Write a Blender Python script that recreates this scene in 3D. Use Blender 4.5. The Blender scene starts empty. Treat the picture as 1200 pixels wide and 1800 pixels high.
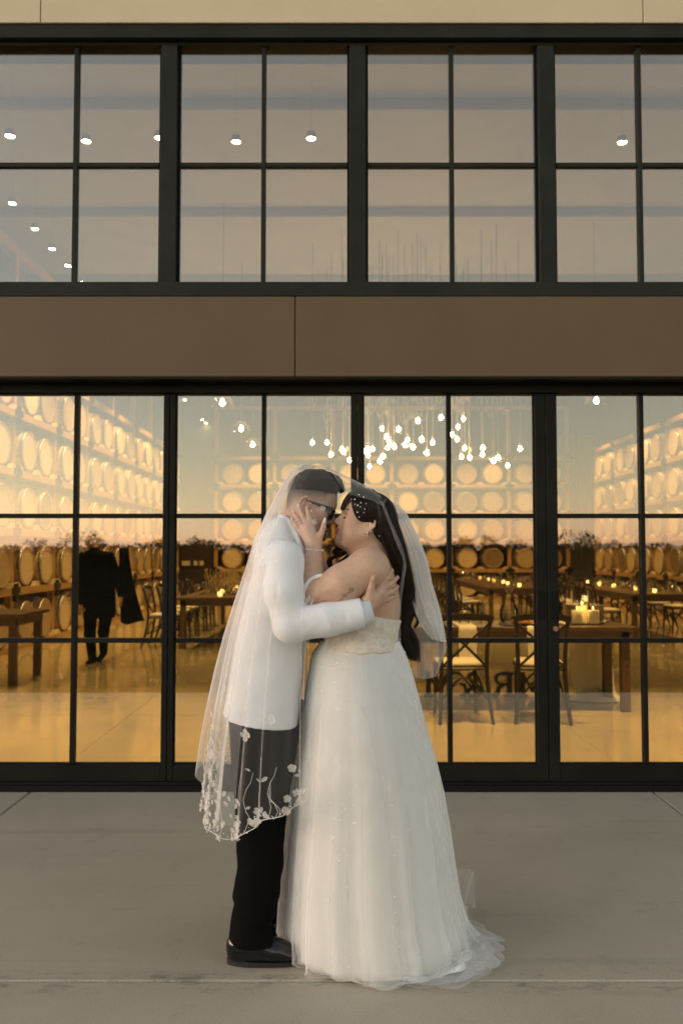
import bpy, bmesh, math, random
import numpy as np
from mathutils import Vector, Matrix

random.seed(7)
RNG = np.random.default_rng(7)
scene = bpy.context.scene
COL = scene.collection
PI = math.pi

# ------------------------------------------------------------------ camera
CAM_Z = 1.45
FPX = 1500.0
PITCH = math.radians(2.67)
cam_d = bpy.data.cameras.new('camera')
cam = bpy.data.objects.new('camera', cam_d)
COL.objects.link(cam)
cam.location = (0, 0, CAM_Z)
cam.rotation_euler = (math.radians(90) + PITCH, 0, 0)
cam_d.sensor_fit = 'VERTICAL'
cam_d.sensor_height = 36.0
cam_d.lens = 30.0
cam_d.clip_start = 0.05
cam_d.clip_end = 2000
cam_d.dof.use_dof = True
cam_d.dof.focus_distance = 3.15
cam_d.dof.aperture_fstop = 3.2
scene.camera = cam

# ------------------------------------------------------------------ world, sun, exposure
SUN_EL = math.radians(2.0)
SUN_AZ = math.radians(258)          # dusk sun, low and off to the photographer's side
world = bpy.data.worlds.new('World')
scene.world = world
world.use_nodes = True
wn = world.node_tree
for n in list(wn.nodes):
    wn.nodes.remove(n)
sky_n = wn.nodes.new('ShaderNodeTexSky')
sky_n.sky_type = 'NISHITA'
sky_n.sun_disc = False
sky_n.sun_elevation = SUN_EL
sky_n.sun_rotation = SUN_AZ
sky_n.altitude = 100
sky_n.air_density = 1.0
sky_n.dust_density = 0.35
sky_n.ozone_density = 1.0
bg = wn.nodes.new('ShaderNodeBackground')
bg.inputs['Strength'].default_value = 0.15
wo = wn.nodes.new('ShaderNodeOutputWorld')
hs = wn.nodes.new('ShaderNodeHueSaturation')          # hazy dusk: paler than the clear-air model
hs.inputs['Saturation'].default_value = 0.58
tn = wn.nodes.new('ShaderNodeMix'); tn.data_type = 'RGBA'; tn.blend_type = 'MULTIPLY'; tn.inputs[0].default_value = 1.0
tn.inputs[7].default_value = (1.04, 0.985, 1.0, 1)
wn.links.new(sky_n.outputs[0], hs.inputs['Color'])
wn.links.new(hs.outputs[0], tn.inputs[6])
wn.links.new(tn.outputs[2], bg.inputs['Color'])
wn.links.new(bg.outputs[0], wo.inputs['Surface'])

sun_d = bpy.data.lights.new('sun', 'SUN')
sun_d.energy = 0.12
sun_d.angle = math.radians(12)
sun_d.color = (1.0, 0.86, 0.70)
sun = bpy.data.objects.new('sun', sun_d)
COL.objects.link(sun)
_az, _el = math.radians(-128), math.radians(9)
_dir = Vector((math.sin(_az) * math.cos(_el), math.cos(_az) * math.cos(_el), math.sin(_el)))
sun.rotation_euler = _dir.to_track_quat('Z', 'Y').to_euler()

scene.view_settings.view_transform = 'Standard'
scene.view_settings.look = 'None'
scene.view_settings.gamma = 1.0
scene.view_settings.use_curve_mapping = False
scene.view_settings.exposure = 2.33
scene.cycles.transparent_max_bounces = 40
scene.cycles.max_bounces = 10
scene.cycles.use_denoising = True
scene.cycles.sample_clamp_indirect = 6.0
scene.cycles.caustics_reflective = False
scene.cycles.caustics_refractive = False


# ------------------------------------------------------------------ helpers
def P(x, y, Y):
    """point of the plane Y seen at photo pixel x, y"""
    a, b = (x - 600.0) / FPX, (900.0 - y) / FPX
    c, s = math.cos(PITCH), math.sin(PITCH)
    d = Vector((a, c - b * s, s + b * c))
    t = Y / d.y
    return Vector((d.x * t, Y, CAM_Z + d.z * t))


def empty(name, label=None, cat=None, group=None, loc=(0, 0, 0), rz=0.0):
    o = bpy.data.objects.new(name, None)
    COL.objects.link(o)
    o.location = loc
    o.rotation_euler = (0, 0, rz)
    o.empty_display_size = 0.1
    tag(o, label, cat, group)
    return o


def tag(o, label=None, cat=None, group=None, kind=None):
    if label: o['label'] = label
    if cat: o['category'] = cat
    if group: o['group'] = group
    if kind: o['kind'] = kind
    return o


def obj(name, me, mat=None, parent=None, loc=None, rot=None, smooth=None):
    """link a mesh (or bmesh) as one object"""
    if isinstance(me, bmesh.types.BMesh):
        m = bpy.data.meshes.new(name)
        me.to_mesh(m)
        me.free()
        me = m
    if mat is not None and len(me.materials) == 0:
        me.materials.append(mat)
    if smooth is not None:
        me.polygons.foreach_set('use_smooth', [smooth] * len(me.polygons))
    o = bpy.data.objects.new(name, me)
    COL.objects.link(o)
    if parent is not None: o.parent = parent
    if loc is not None: o.location = loc
    if rot is not None: o.rotation_euler = rot
    return o


def copy_tree(o, parent=None):
    c = o.copy()
    COL.objects.link(c)
    c.parent = parent
    if parent is not None:
        c.matrix_parent_inverse = o.matrix_parent_inverse
    for ch in list(o.children):
        copy_tree(ch, c)
    return c


def mesh_np(name, V, F, mat=None, smooth=True):
    me = bpy.data.meshes.new(name)
    me.from_pydata([tuple(v) for v in V], [], [tuple(int(i) for i in f) for f in F])
    if mat: me.materials.append(mat)
    me.polygons.foreach_set('use_smooth', [smooth] * len(me.polygons))
    me.update()
    return me


def quads_np(name, V, Q, mat=None, smooth=True):
    V = np.asarray(V, dtype=np.float32); Q = np.asarray(Q, dtype=np.int32)
    me = bpy.data.meshes.new(name)
    k = Q.shape[1]
    me.vertices.add(len(V)); me.vertices.foreach_set('co', V.ravel())
    me.loops.add(Q.size); me.loops.foreach_set('vertex_index', Q.ravel())
    me.polygons.add(len(Q))
    me.polygons.foreach_set('loop_start', np.arange(0, Q.size, k, dtype=np.int32))
    me.polygons.foreach_set('loop_total', np.full(len(Q), k, dtype=np.int32))
    me.polygons.foreach_set('use_smooth', np.full(len(Q), smooth))
    if mat: me.materials.append(mat)
    me.update(calc_edges=True)
    me.validate()
    return me


def box(bm, lo, hi, bev=0.0):
    g = bmesh.ops.create_cube(bm, size=1.0)
    vs = g['verts']
    for v in vs:
        v.co = Vector([lo[i] + (v.co[i] + 0.5) * (hi[i] - lo[i]) for i in range(3)])
    if bev > 0:
        es = list({e for v in vs for e in v.link_edges})
        bmesh.ops.bevel(bm, geom=es, offset=bev, segments=1, affect='EDGES', profile=0.5)
    return bm


def B(*boxes, bev=0.0):
    bm = bmesh.new()
    for lo, hi in boxes:
        box(bm, lo, hi, bev)
    return bm


def bar(bm, a, b, w, h=None, up=Vector((0, 0, 1))):
    """rectangular bar from a to b"""
    a, b = Vector(a), Vector(b)
    h = h or w
    d = (b - a).normalized()
    u = d.cross(up)
    if u.length < 1e-4: u = d.cross(Vector((0, 1, 0)))
    u.normalize()
    v = u.cross(d)
    vs = []
    for p in (a, b):
        for su, sv in ((-1, -1), (1, -1), (1, 1), (-1, 1)):
            vs.append(bm.verts.new(p + u * su * w / 2 + v * sv * h / 2))
    for f in ((3, 2, 1, 0), (4, 5, 6, 7), (0, 1, 5, 4), (1, 2, 6, 5), (2, 3, 7, 6), (3, 0, 4, 7)):
        bm.faces.new([vs[i] for i in f])
    return bm


def tube(bm, pts, r, n=8, cap=True):
    """round tube through pts, r number or list"""
    pts = [Vector(p) for p in pts]
    m = len(pts)
    rs = r if isinstance(r, (list, tuple)) else [r] * m
    rings = []
    t0 = (pts[1] - pts[0]).normalized()
    nrm = t0.orthogonal().normalized()
    for i, p in enumerate(pts):
        t = (pts[min(i + 1, m - 1)] - pts[max(i - 1, 0)])
        if t.length < 1e-9: t = t0
        t.normalize()
        nrm = (nrm - t * nrm.dot(t))
        if nrm.length < 1e-6: nrm = t.orthogonal()
        nrm.normalize()
        bn = t.cross(nrm)
        rings.append([bm.verts.new(p + (nrm * math.cos(2 * PI * k / n) + bn * math.sin(2 * PI * k / n)) * rs[i]) for k in range(n)])
    for i in range(m - 1):
        for k in range(n):
            bm.faces.new((rings[i][k], rings[i][(k + 1) % n], rings[i + 1][(k + 1) % n], rings[i + 1][k]))
    if cap:
        bm.faces.new(rings[0][::-1]); bm.faces.new(rings[-1])
    return bm


def lathe(bm, prof, n=20, axis='Z', c=(0, 0, 0), cap=True):
    """prof: list of (radius, height)"""
    c = Vector(c)
    rings = []
    for r, h in prof:
        ring = []
        for k in range(n):
            a = 2 * PI * k / n
            q = (r * math.cos(a), r * math.sin(a), h)
            if axis == 'X': q = (h, q[0], q[1])
            if axis == 'Y': q = (q[1], h, q[0])
            ring.append(bm.verts.new(c + Vector(q)))
        rings.append(ring)
    for i in range(len(prof) - 1):
        for k in range(n):
            bm.faces.new((rings[i][k], rings[i][(k + 1) % n], rings[i + 1][(k + 1) % n], rings[i + 1][k]))
    if cap:
        bm.faces.new(rings[0][::-1]); bm.faces.new(rings[-1])
    return bm


def catmull(pts, n):
    """smooth polyline of n points through pts (tuples of any size)"""
    A = np.asarray([tuple(p) for p in pts], dtype=float)
    m = len(A)
    A2 = np.vstack([2 * A[0] - A[1], A, 2 * A[-1] - A[-2]])
    t = np.linspace(0, m - 1 - 1e-9, n)
    i = t.astype(int); f = (t - i)[:, None]
    p0, p1, p2, p3 = A2[i], A2[i + 1], A2[i + 2], A2[i + 3]
    return 0.5 * ((2 * p1) + (-p0 + p2) * f + (2 * p0 - 5 * p1 + 4 * p2 - p3) * f ** 2 + (-p0 + 3 * p1 - 3 * p2 + p3) * f ** 3)


# ------------------------------------------------------------------ materials
def mat(name, col, rough=0.5, metal=0.0, noise=0.0, nscale=8.0, bump=0.0, bscale=40.0, coat=0.0,
        spec=0.5, sss=0.0, stretch=None, col2=None, attr=None, trans=0.0, emit=None, estr=0.0):
    m = bpy.data.materials.new(name)
    m.use_nodes = True
    nt = m.node_tree
    b = nt.nodes['Principled BSDF']
    b.inputs['Base Color'].default_value = (*col, 1)
    b.inputs['Roughness'].default_value = rough
    b.inputs['Metallic'].default_value = metal
    b.inputs['Specular IOR Level'].default_value = spec
    b.inputs['Coat Weight'].default_value = coat
    b.inputs['Transmission Weight'].default_value = trans
    if sss:
        b.inputs['Subsurface Weight'].default_value = sss
        b.inputs['Subsurface Radius'].default_value = (0.012, 0.005, 0.003)
        b.inputs['Subsurface Scale'].default_value = 1.0
    if emit:
        b.inputs['Emission Color'].default_value = (*emit, 1)
        b.inputs['Emission Strength'].default_value = estr
    tc = nt.nodes.new('ShaderNodeTexCoord')
    mp = nt.nodes.new('ShaderNodeMapping')
    if stretch: mp.inputs['Scale'].default_value = stretch
    nt.links.new(tc.outputs['Object'], mp.inputs['Vector'])
    src = None
    if attr:
        at = nt.nodes.new('ShaderNodeAttribute'); at.attribute_name = attr
        nt.links.new(at.outputs['Color'], b.inputs['Base Color'])
        src = at.outputs['Color']
    if noise > 0:
        nz = nt.nodes.new('ShaderNodeTexNoise')
        nz.inputs['Scale'].default_value = nscale
        nz.inputs['Detail'].default_value = 6
        nz.inputs['Roughness'].default_value = 0.6
        nt.links.new(mp.outputs[0], nz.inputs['Vector'])
        mx = nt.nodes.new('ShaderNodeMix'); mx.data_type = 'RGBA'
        c2 = col2 or tuple(max(0, c * (1 - noise)) for c in col)
        c1 = col if col2 else tuple(min(1, c * (1 + noise)) for c in col)
        mx.inputs[6].default_value = (*c1, 1); mx.inputs[7].default_value = (*c2, 1)
        mr = nt.nodes.new('ShaderNodeMapRange')
        mr.inputs['From Min'].default_value = 0.3; mr.inputs['From Max'].default_value = 0.7
        nt.links.new(nz.outputs['Fac'], mr.inputs['Value'])
        nt.links.new(mr.outputs[0], mx.inputs[0])
        if src is not None:
            ml = nt.nodes.new('ShaderNodeMix'); ml.data_type = 'RGBA'; ml.blend_type = 'MULTIPLY'
            ml.inputs[0].default_value = 1.0
            nt.links.new(src, ml.inputs[6]); nt.links.new(mx.outputs[2], ml.inputs[7])
            nt.links.new(ml.outputs[2], b.inputs['Base Color'])
        else:
            nt.links.new(mx.outputs[2], b.inputs['Base Color'])
    if bump > 0:
        n2 = nt.nodes.new('ShaderNodeTexNoise')
        n2.inputs['Scale'].default_value = bscale; n2.inputs['Detail'].default_value = 5
        nt.links.new(mp.outputs[0], n2.inputs['Vector'])
        bp = nt.nodes.new('ShaderNodeBump')
        bp.inputs['Strength'].default_value = bump; bp.inputs['Distance'].default_value = 0.01
        nt.links.new(n2.outputs['Fac'], bp.inputs['Height'])
        nt.links.new(bp.outputs[0], b.inputs['Normal'])
    return m


def glass_mat(name, refl, tint, rough=0.0):
    """coated pane: part mirror, part see-through"""
    m = bpy.data.materials.new(name); m.use_nodes = True
    nt = m.node_tree
    for n in list(nt.nodes): nt.nodes.remove(n)
    out = nt.nodes.new('ShaderNodeOutputMaterial')
    tr = nt.nodes.new('ShaderNodeBsdfTransparent'); tr.inputs[0].default_value = (*tint, 1)
    gl = nt.nodes.new('ShaderNodeBsdfGlossy'); gl.inputs['Roughness'].default_value = rough
    gl.inputs[0].default_value = (1, 1, 1, 1)
    fr = nt.nodes.new('ShaderNodeFresnel'); fr.inputs['IOR'].default_value = 1.45
    ad = nt.nodes.new('ShaderNodeMath'); ad.operation = 'ADD'; ad.use_clamp = True
    ad.inputs[1].default_value = refl
    nt.links.new(fr.outputs[0], ad.inputs[0])
    mx = nt.nodes.new('ShaderNodeMixShader')
    nt.links.new(ad.outputs[0], mx.inputs[0]); nt.links.new(tr.outputs[0], mx.inputs[1]); nt.links.new(gl.outputs[0], mx.inputs[2])
    # faint unevenness of the sheet
    tc = nt.nodes.new('ShaderNodeTexCoord'); nz = nt.nodes.new('ShaderNodeTexNoise'); nz.inputs['Scale'].default_value = 1.6
    nt.links.new(tc.outputs['Object'], nz.inputs['Vector'])
    bp = nt.nodes.new('ShaderNodeBump'); bp.inputs['Strength'].default_value = 0.006; bp.inputs['Distance'].default_value = 0.02
    nt.links.new(nz.outputs['Fac'], bp.inputs['Height']); nt.links.new(bp.outputs[0], gl.inputs['Normal'])
    nt.links.new(mx.outputs[0], out.inputs['Surface'])
    return m


def tulle_mat(name, cover, col=(0.86, 0.85, 0.82), weave=0.0):
    """sheer net: thread coverage grows at grazing angles as real net does"""
    m = bpy.data.materials.new(name); m.use_nodes = True
    nt = m.node_tree
    for n in list(nt.nodes): nt.nodes.remove(n)
    out = nt.nodes.new('ShaderNodeOutputMaterial')
    tr = nt.nodes.new('ShaderNodeBsdfTransparent')
    df = nt.nodes.new('ShaderNodeBsdfDiffuse'); df.inputs[0].default_value = (*col, 1)
    tl = nt.nodes.new('ShaderNodeBsdfTranslucent'); tl.inputs[0].default_value = (*col, 1)
    m1 = nt.nodes.new('ShaderNodeMixShader'); m1.inputs[0].default_value = 0.35
    nt.links.new(df.outputs[0], m1.inputs[1]); nt.links.new(tl.outputs[0], m1.inputs[2])
    ge = nt.nodes.new('ShaderNodeNewGeometry')
    dp = nt.nodes.new('ShaderNodeVectorMath'); dp.operation = 'DOT_PRODUCT'
    nt.links.new(ge.outputs['Normal'], dp.inputs[0]); nt.links.new(ge.outputs['Incoming'], dp.inputs[1])
    ab = nt.nodes.new('ShaderNodeMath'); ab.operation = 'ABSOLUTE'; nt.links.new(dp.outputs['Value'], ab.inputs[0])
    mxm = nt.nodes.new('ShaderNodeMath'); mxm.operation = 'MAXIMUM'; mxm.inputs[1].default_value = 0.12
    nt.links.new(ab.outputs[0], mxm.inputs[0])
    dv = nt.nodes.new('ShaderNodeMath'); dv.operation = 'DIVIDE'; dv.inputs[0].default_value = 1.0
    nt.links.new(mxm.outputs[0], dv.inputs[1])
    pw = nt.nodes.new('ShaderNodeMath'); pw.operation = 'POWER'; pw.inputs[0].default_value = 1.0 - cover
    nt.links.new(dv.outputs[0], pw.inputs[1])
    sb = nt.nodes.new('ShaderNodeMath'); sb.operation = 'SUBTRACT'; sb.inputs[0].default_value = 1.0
    nt.links.new(pw.outputs[0], sb.inputs[1])
    mx = nt.nodes.new('ShaderNodeMixShader')
    nt.links.new(sb.outputs[0], mx.inputs[0]); nt.links.new(tr.outputs[0], mx.inputs[1]); nt.links.new(m1.outputs[0], mx.inputs[2])
    nt.links.new(mx.outputs[0], out.inputs['Surface'])
    return m


def emit_mat(name, col, s):
    m = bpy.data.materials.new(name); m.use_nodes = True
    nt = m.node_tree
    for n in list(nt.nodes): nt.nodes.remove(n)
    out = nt.nodes.new('ShaderNodeOutputMaterial'); e = nt.nodes.new('ShaderNodeEmission')
    e.inputs[0].default_value = (*col, 1); e.inputs[1].default_value = s
    nt.links.new(e.outputs[0], out.inputs['Surface'])
    return m


M = {}
M['frame'] = mat('dark_bronze_frame_dim', (0.0125, 0.0125, 0.010), 0.5, 0.0, noise=0.25, nscale=3, bump=0.03, bscale=60, spec=0.10)  # door frames; the dark ground they mirror is put into the colour
M['frame_up'] = mat('dark_bronze_frame_lit', (0.021, 0.023, 0.017), 0.5, 0.0, noise=0.25, nscale=3, bump=0.03, bscale=60, spec=0.15)  # same frame finish, brighter light at the upper windows put into the colour
M['gap'] = mat('black_gasket', (0.008, 0.008, 0.008), 0.7, spec=0.15)
M['fascia'] = mat('brown_fascia', (0.118, 0.081, 0.037), 0.6, noise=0.07, nscale=2.2, bump=0.06, bscale=90)  # darker tone than the top panels
M['cladding'] = mat('tan_cladding', (0.66, 0.55, 0.36), 0.6, noise=0.05, nscale=2.2, bump=0.05, bscale=90)  # paler tone than the fascia boards
M['pane'] = glass_mat('coated_glass', 0.155, (0.97, 0.91, 0.76))
M['steel'] = mat('satin_steel', (0.45, 0.44, 0.42), 0.3, 1.0)
M['concrete_in'] = mat('polished_concrete', (0.52, 0.44, 0.255), 0.13, noise=0.2, nscale=0.8, bump=0.015, bscale=3, coat=0.5, spec=0.5)
M['plaster'] = mat('grey_ceiling_paint', (0.36, 0.37, 0.39), 0.8, noise=0.05, nscale=2)
M['dark_wall'] = mat('dark_brown_wall', (0.085, 0.075, 0.060), 0.8, noise=0.15, nscale=2)
M['can'] = mat('grey_can', (0.20, 0.20, 0.20), 0.6)
M['corrugated'] = mat('grey_corrugated', (0.20, 0.20, 0.19), 0.5, 0.3)
M['beam_white'] = mat('pale_ceiling_beam', (0.46, 0.43, 0.37), 0.7, noise=0.06, nscale=4)
M['rack_wood'] = mat('rack_timber', (0.40, 0.24, 0.09), 0.6, noise=0.25, nscale=6, stretch=(6, 6, 0.6))
M['black_metal'] = mat('black_steel', (0.015, 0.014, 0.013), 0.45, 0.4)
M['oak_head'] = mat('pale_oak_head', (0.62, 0.50, 0.33), 0.55, noise=0.22, nscale=5, stretch=(1, 10, 1.0))
M['oak_head_b'] = mat('tan_oak_head', (0.42, 0.31, 0.18), 0.55, noise=0.3, nscale=5, stretch=(1, 10, 1.0))
M['oak_head_c'] = mat('weathered_oak_head', (0.20, 0.14, 0.08), 0.6, noise=0.3, nscale=5, stretch=(1, 10, 1.0))
M['oak_side'] = mat('oak_staves', (0.44, 0.31, 0.17), 0.5, noise=0.3, nscale=7, stretch=(0.7, 5, 5))
M['hoop'] = mat('galvanised_hoop', (0.42, 0.41, 0.39), 0.38, 0.85, noise=0.15, nscale=9)
M['dark_wood'] = mat('dark_stained_wood', (0.028, 0.016, 0.008), 0.5, noise=0.35, nscale=9, stretch=(1, 8, 8))
M['table_wood'] = mat('farm_table_wood', (0.10, 0.055, 0.024), 0.42, noise=0.35, nscale=7, stretch=(0.8, 8, 8))
M['cushion'] = mat('cream_cushion', (0.72, 0.66, 0.55), 0.85, bump=0.1, bscale=80)
M['linen'] = mat('white_linen', (0.78, 0.74, 0.66), 0.85, bump=0.15, bscale=60)
M['clear'] = glass_mat('clear_glassware', 0.06, (0.97, 0.97, 0.95))
M['wax'] = mat('ivory_wax', (0.86, 0.76, 0.52), 0.5, sss=0.3, emit=(1.0, 0.62, 0.22), estr=0.06)
M['flame'] = emit_mat('candle_flame', (1.0, 0.62, 0.22), 5.0)
M['bulb'] = emit_mat('warm_bulb', (1.0, 0.80, 0.52), 26.0)
M['down'] = emit_mat('downlight_lens', (1.0, 0.88, 0.70), 24.0)
M['cord'] = mat('pale_cord', (0.22, 0.19, 0.15), 0.7)
M['ceramic'] = mat('white_ceramic', (0.78, 0.76, 0.70), 0.25)
M['food'] = mat('roast_food', (0.42, 0.20, 0.07), 0.6, noise=0.5, nscale=40)
M['green'] = mat('silver_green_leaf', (0.10, 0.12, 0.065), 0.6, noise=0.4, nscale=20)
M['letter'] = mat('black_letter_paint', (0.02, 0.022, 0.02), 0.3, noise=0.3, nscale=6)
M['paper'] = mat('pinned_card', (0.62, 0.56, 0.42), 0.8)
# ------------------------------------------------------------------ outdoors ground
GL = 5.30                                   # plane of the glass
def concrete_mat():
    m = bpy.data.materials.new('broom_concrete'); m.use_nodes = True
    nt = m.node_tree; b = nt.nodes['Principled BSDF']
    N, L = nt.nodes.new, nt.links.new
    tc = N('ShaderNodeTexCoord')
    def noise(scale, detail=6, rough=0.6, st=None):
        n = N('ShaderNodeTexNoise'); n.inputs['Scale'].default_value = scale; n.inputs['Detail'].default_value = detail
        n.inputs['Roughness'].default_value = rough
        if st:
            mp = N('ShaderNodeMapping'); mp.inputs['Scale'].default_value = st
            L(tc.outputs['Object'], mp.inputs['Vector']); L(mp.outputs[0], n.inputs['Vector'])
        else: L(tc.outputs['Object'], n.inputs['Vector'])
        return n.outputs['Fac']
    def ramp(f, a, bb, c0, c1):
        r = N('ShaderNodeMapRange'); r.inputs['From Min'].default_value = a; r.inputs['From Max'].default_value = bb
        r.inputs['To Min'].default_value = c0; r.inputs['To Max'].default_value = c1; L(f, r.inputs['Value']); return r.outputs[0]
    def mul(a, bb):
        q = N('ShaderNodeMath'); q.operation = 'MULTIPLY'; L(a, q.inputs[0]); L(bb, q.inputs[1]); return q.outputs[0]
    f = mul(ramp(noise(1.1), 0.3, 0.72, 0.88, 1.07), ramp(noise(210, 3, 0.85), 0.3, 0.7, 0.72, 1.22))
    f = mul(f, ramp(noise(6, 8, 0.7), 0.56, 0.74, 1.0, 0.82))
    f = mul(f, ramp(noise(1.0, 4, 0.5, (0.5, 7, 1)), 0.60, 0.72, 1.0, 0.88))
    # damp stains gathered along the control joint
    sx = N('ShaderNodeSeparateXYZ'); L(tc.outputs['Object'], sx.inputs[0])
    d = N('ShaderNodeMath'); d.operation = 'SUBTRACT'; L(sx.outputs['Y'], d.inputs[0]); d.inputs[1].default_value = 2.955
    da = N('ShaderNodeMath'); da.operation = 'ABSOLUTE'; L(d.outputs[0], da.inputs[0])
    near = ramp(da.outputs[0], 0.015, 0.10, 1.0, 0.0)
    st = mul(near, ramp(noise(9, 6, 0.75, (0.6, 1.4, 1)), 0.52, 0.62, 0.0, 0.45))
    inv = N('ShaderNodeMath'); inv.operation = 'SUBTRACT'; inv.inputs[0].default_value = 1.0; L(st, inv.inputs[1])
    f = mul(f, inv.outputs[0])
    mx = N('ShaderNodeMix'); mx.data_type = 'RGBA'; mx.blend_type = 'MULTIPLY'; mx.inputs[0].default_value = 1.0
    mx.inputs[6].default_value = (0.50, 0.435, 0.325, 1)
    cb = N('ShaderNodeCombineColor'); L(f, cb.inputs[0]); L(f, cb.inputs[1]); L(f, cb.inputs[2]); L(cb.outputs[0], mx.inputs[7])
    L(mx.outputs[2], b.inputs['Base Color'])
    b.inputs['Roughness'].default_value = 0.78
    bp = N('ShaderNodeBump'); bp.inputs['Strength'].default_value = 0.25; bp.inputs['Distance'].default_value = 0.003
    L(noise(230, 4, 0.7), bp.inputs['Height']); L(bp.outputs[0], b.inputs['Normal'])
    return m
M['concrete'] = concrete_mat()
M['soil'] = mat('dark_vineyard_soil', (0.022, 0.020, 0.013), 1.0, noise=0.4, nscale=0.5, spec=0.0)

ground = obj('ground', B(((-900, -900, -0.75), (900, 300, -0.45))), M['soil']); tag(ground, kind='structure')
PAT_Y0 = 1.72
patio = empty('patio'); tag(patio, kind='structure')
xs = [-9.4, -5.64, -1.88, 1.88, 5.64, 9.4]
g = 0.004
for i in range(len(xs) - 1):
    for (y0, y1) in ((PAT_Y0, 2.955), (2.955, 5.235)):
        obj('concrete_slab', B(((xs[i] + g, y0 + g, -0.16), (xs[i + 1] - g, y1 - g, 0.0)), bev=0.006), M['concrete'], patio)
obj('joint_filler', B(((-9.3, PAT_Y0 + .02, -0.15), (9.3, 5.23, -0.012))), M['gap'], patio)

# far-off trees and vines behind the photographer, mirrored in the panes
def treeline():
    V, Q = [], []
    r = np.random.default_rng(3)
    special = [(-31.6, -99.0, 4.5, 1.3), (28.5, -99.0, 4.9, 2.4), (-18.6, -99.0, 3.9, 1.6), (-16.5, -97.0, 3.4, 1.4), (16.0, -100.0, 3.4, 1.6)]  # first tree narrowed and placed so its dark mirror image reads as the walker's head
    for k in range(265):
        x = r.uniform(-80, 80); y = -r.uniform(85, 125)
        big = r.random() < 0.10
        h = r.uniform(2.3, 3.3) + (1.4 if big else 0)
        w = r.uniform(1.4, 2.8)
        if k >= 260: x, y, h, w = special[k - 260]
        n = 420
        th = r.uniform(0, 2 * PI, n); ph = r.uniform(-1, 1, n); rr = r.uniform(0.35, 1.0, n) ** 0.6
        c = np.c_[x + w * rr * np.sqrt(1 - ph ** 2) * np.cos(th), y + w * rr * np.sqrt(1 - ph ** 2) * np.sin(th), h * 0.55 + ph * h * 0.5 * rr - 0.5]
        a = r.normal(size=(n, 3)); a /= np.linalg.norm(a, axis=1)[:, None]
        b = np.cross(a, r.normal(size=(n, 3))); b /= np.linalg.norm(b, axis=1)[:, None]
        s = r.uniform(0.08, 0.22, n)[:, None]
        base = len(V) * 0 + sum(len(v) for v in V)
        q = np.stack([c - a * s, c - b * s * .7, c + a * s, c + b * s * .7], 1).reshape(-1, 3)
        V.append(q); Q.append(base + np.arange(4 * n).reshape(-1, 4))
    me = quads_np('treeline', np.vstack(V), np.vstack(Q), mat('dark_foliage', (0.030, 0.038, 0.020), 1.0, noise=0.4, nscale=0.3, spec=0.0), smooth=False)
    o = obj('treeline', me); tag(o, 'dark line of distant trees and vines mirrored low in the glass', None, None, 'stuff')
    # solid dark vine rows under the crowns
    return o
treeline()
vine_rows = obj('vine_rows', B(*[((-120, -80 - 6 * k, -0.46), (120, -78.8 - 6 * k, 1.15 + 0.1 * (k % 3))) for k in range(6)]), M['soil'])
tag(vine_rows, 'dark rows of vines beyond the patio mirrored in the glass', None, None, 'stuff')

# ------------------------------------------------------------------ the building front
bld = empty('winery_building', 'wine barrel hall with black gridded glass doors and brown fascia', 'building')
col_px = [299, 628, 958]
PITCHX = 1.1645
colX = [0.100 + PITCHX * i for i in range(-5, 7)]
ZD0, ZD1 = 0.0, 2.505         # doors
ZF0, ZF1 = 2.525, 3.045       # fascia
ZU0, ZU1 = 3.035, 4.73        # clerestory
def zz(y, Y=GL): return P(600, y, Y).z
z_door_glass0, z_door_glass1 = zz(1342), zz(692)
z_m1, z_m2 = zz(907), zz(1125.5)
OF = -0.10                                  # the upper storey stands proud of the doors
z_up_glass0, z_up_glass1, z_um = zz(503, GL + OF), zz(82, GL + OF), zz(292, GL + OF)
z_f0, z_f1 = zz(662, 5.20 + OF), zz(521, 5.20 + OF)
z_top0 = zz(41.5, 5.20 + OF)
XL, XR = colX[0], colX[-1]

# fascia boards between the storeys
for (a, b) in ((-5.75, -3.56), (-3.56, -0.280), (-0.280, 3.0), (3.0, 6.3)):
    obj('fascia_panel', B(((a + .003, 5.20 + OF, z_f0), (b - .003, 5.30 + OF, z_f1)), bev=0.003), M['fascia'], bld)
obj('fascia_backing', B(((XL, 5.225 + OF, z_f0 + .004), (XR, 5.44, z_f1 - .004))), M['gap'], bld)
obj('drip_edge', B(((XL, 5.185 + OF, z_f0 - 0.016), (XR, 5.30, z_f0 - .002))), M['frame'], bld)
for (a, b) in ((-5.75, -1.845), (-1.845, 1.850), (1.850, 6.3)):
    obj('cladding_panel', B(((a + .003, 5.19 + OF, z_top0), (b - .003, 5.30 + OF, z_top0 + 1.6)), bev=0.003), M['cladding'], bld)
obj('cladding_backing', B(((XL, 5.215 + OF, z_top0 + .004), (XR, 5.44, z_top0 + 1.59))), M['gap'], bld)
# head and sill trims of the clerestory
obj('window_head', B(((XL, 5.205 + OF, zz(65, 5.1)), (XR, 5.36, z_top0 - .003)), ((XL, 5.25 + OF, zz(79, 5.15)), (XR, 5.36, zz(65, 5.1) - .001)), bev=0.002), M['frame_up'], bld)
obj('window_sill', B(((XL, 5.20 + OF, z_f1 + .003), (XR, 5.36, z_up_glass0 - .004)), bev=0.002), M['frame_up'], bld)
obj('door_head', B(((XL, 5.235, zz(690, 5.24)), (XR, 5.38, z_f0 - .018)), bev=0.002), M['frame'], bld)
obj('door_track', B(((XL, 5.236, 0.0), (XR, 5.42, 0.035)), ((XL, 5.262, 0.035), (XR, 5.40, 0.052))), M['gap'], bld)

def bar_box(x0, x1, z0, z1, y0=5.275, y1=5.325): return ((x0, y0, z0), (x1, y1, z1))

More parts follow.
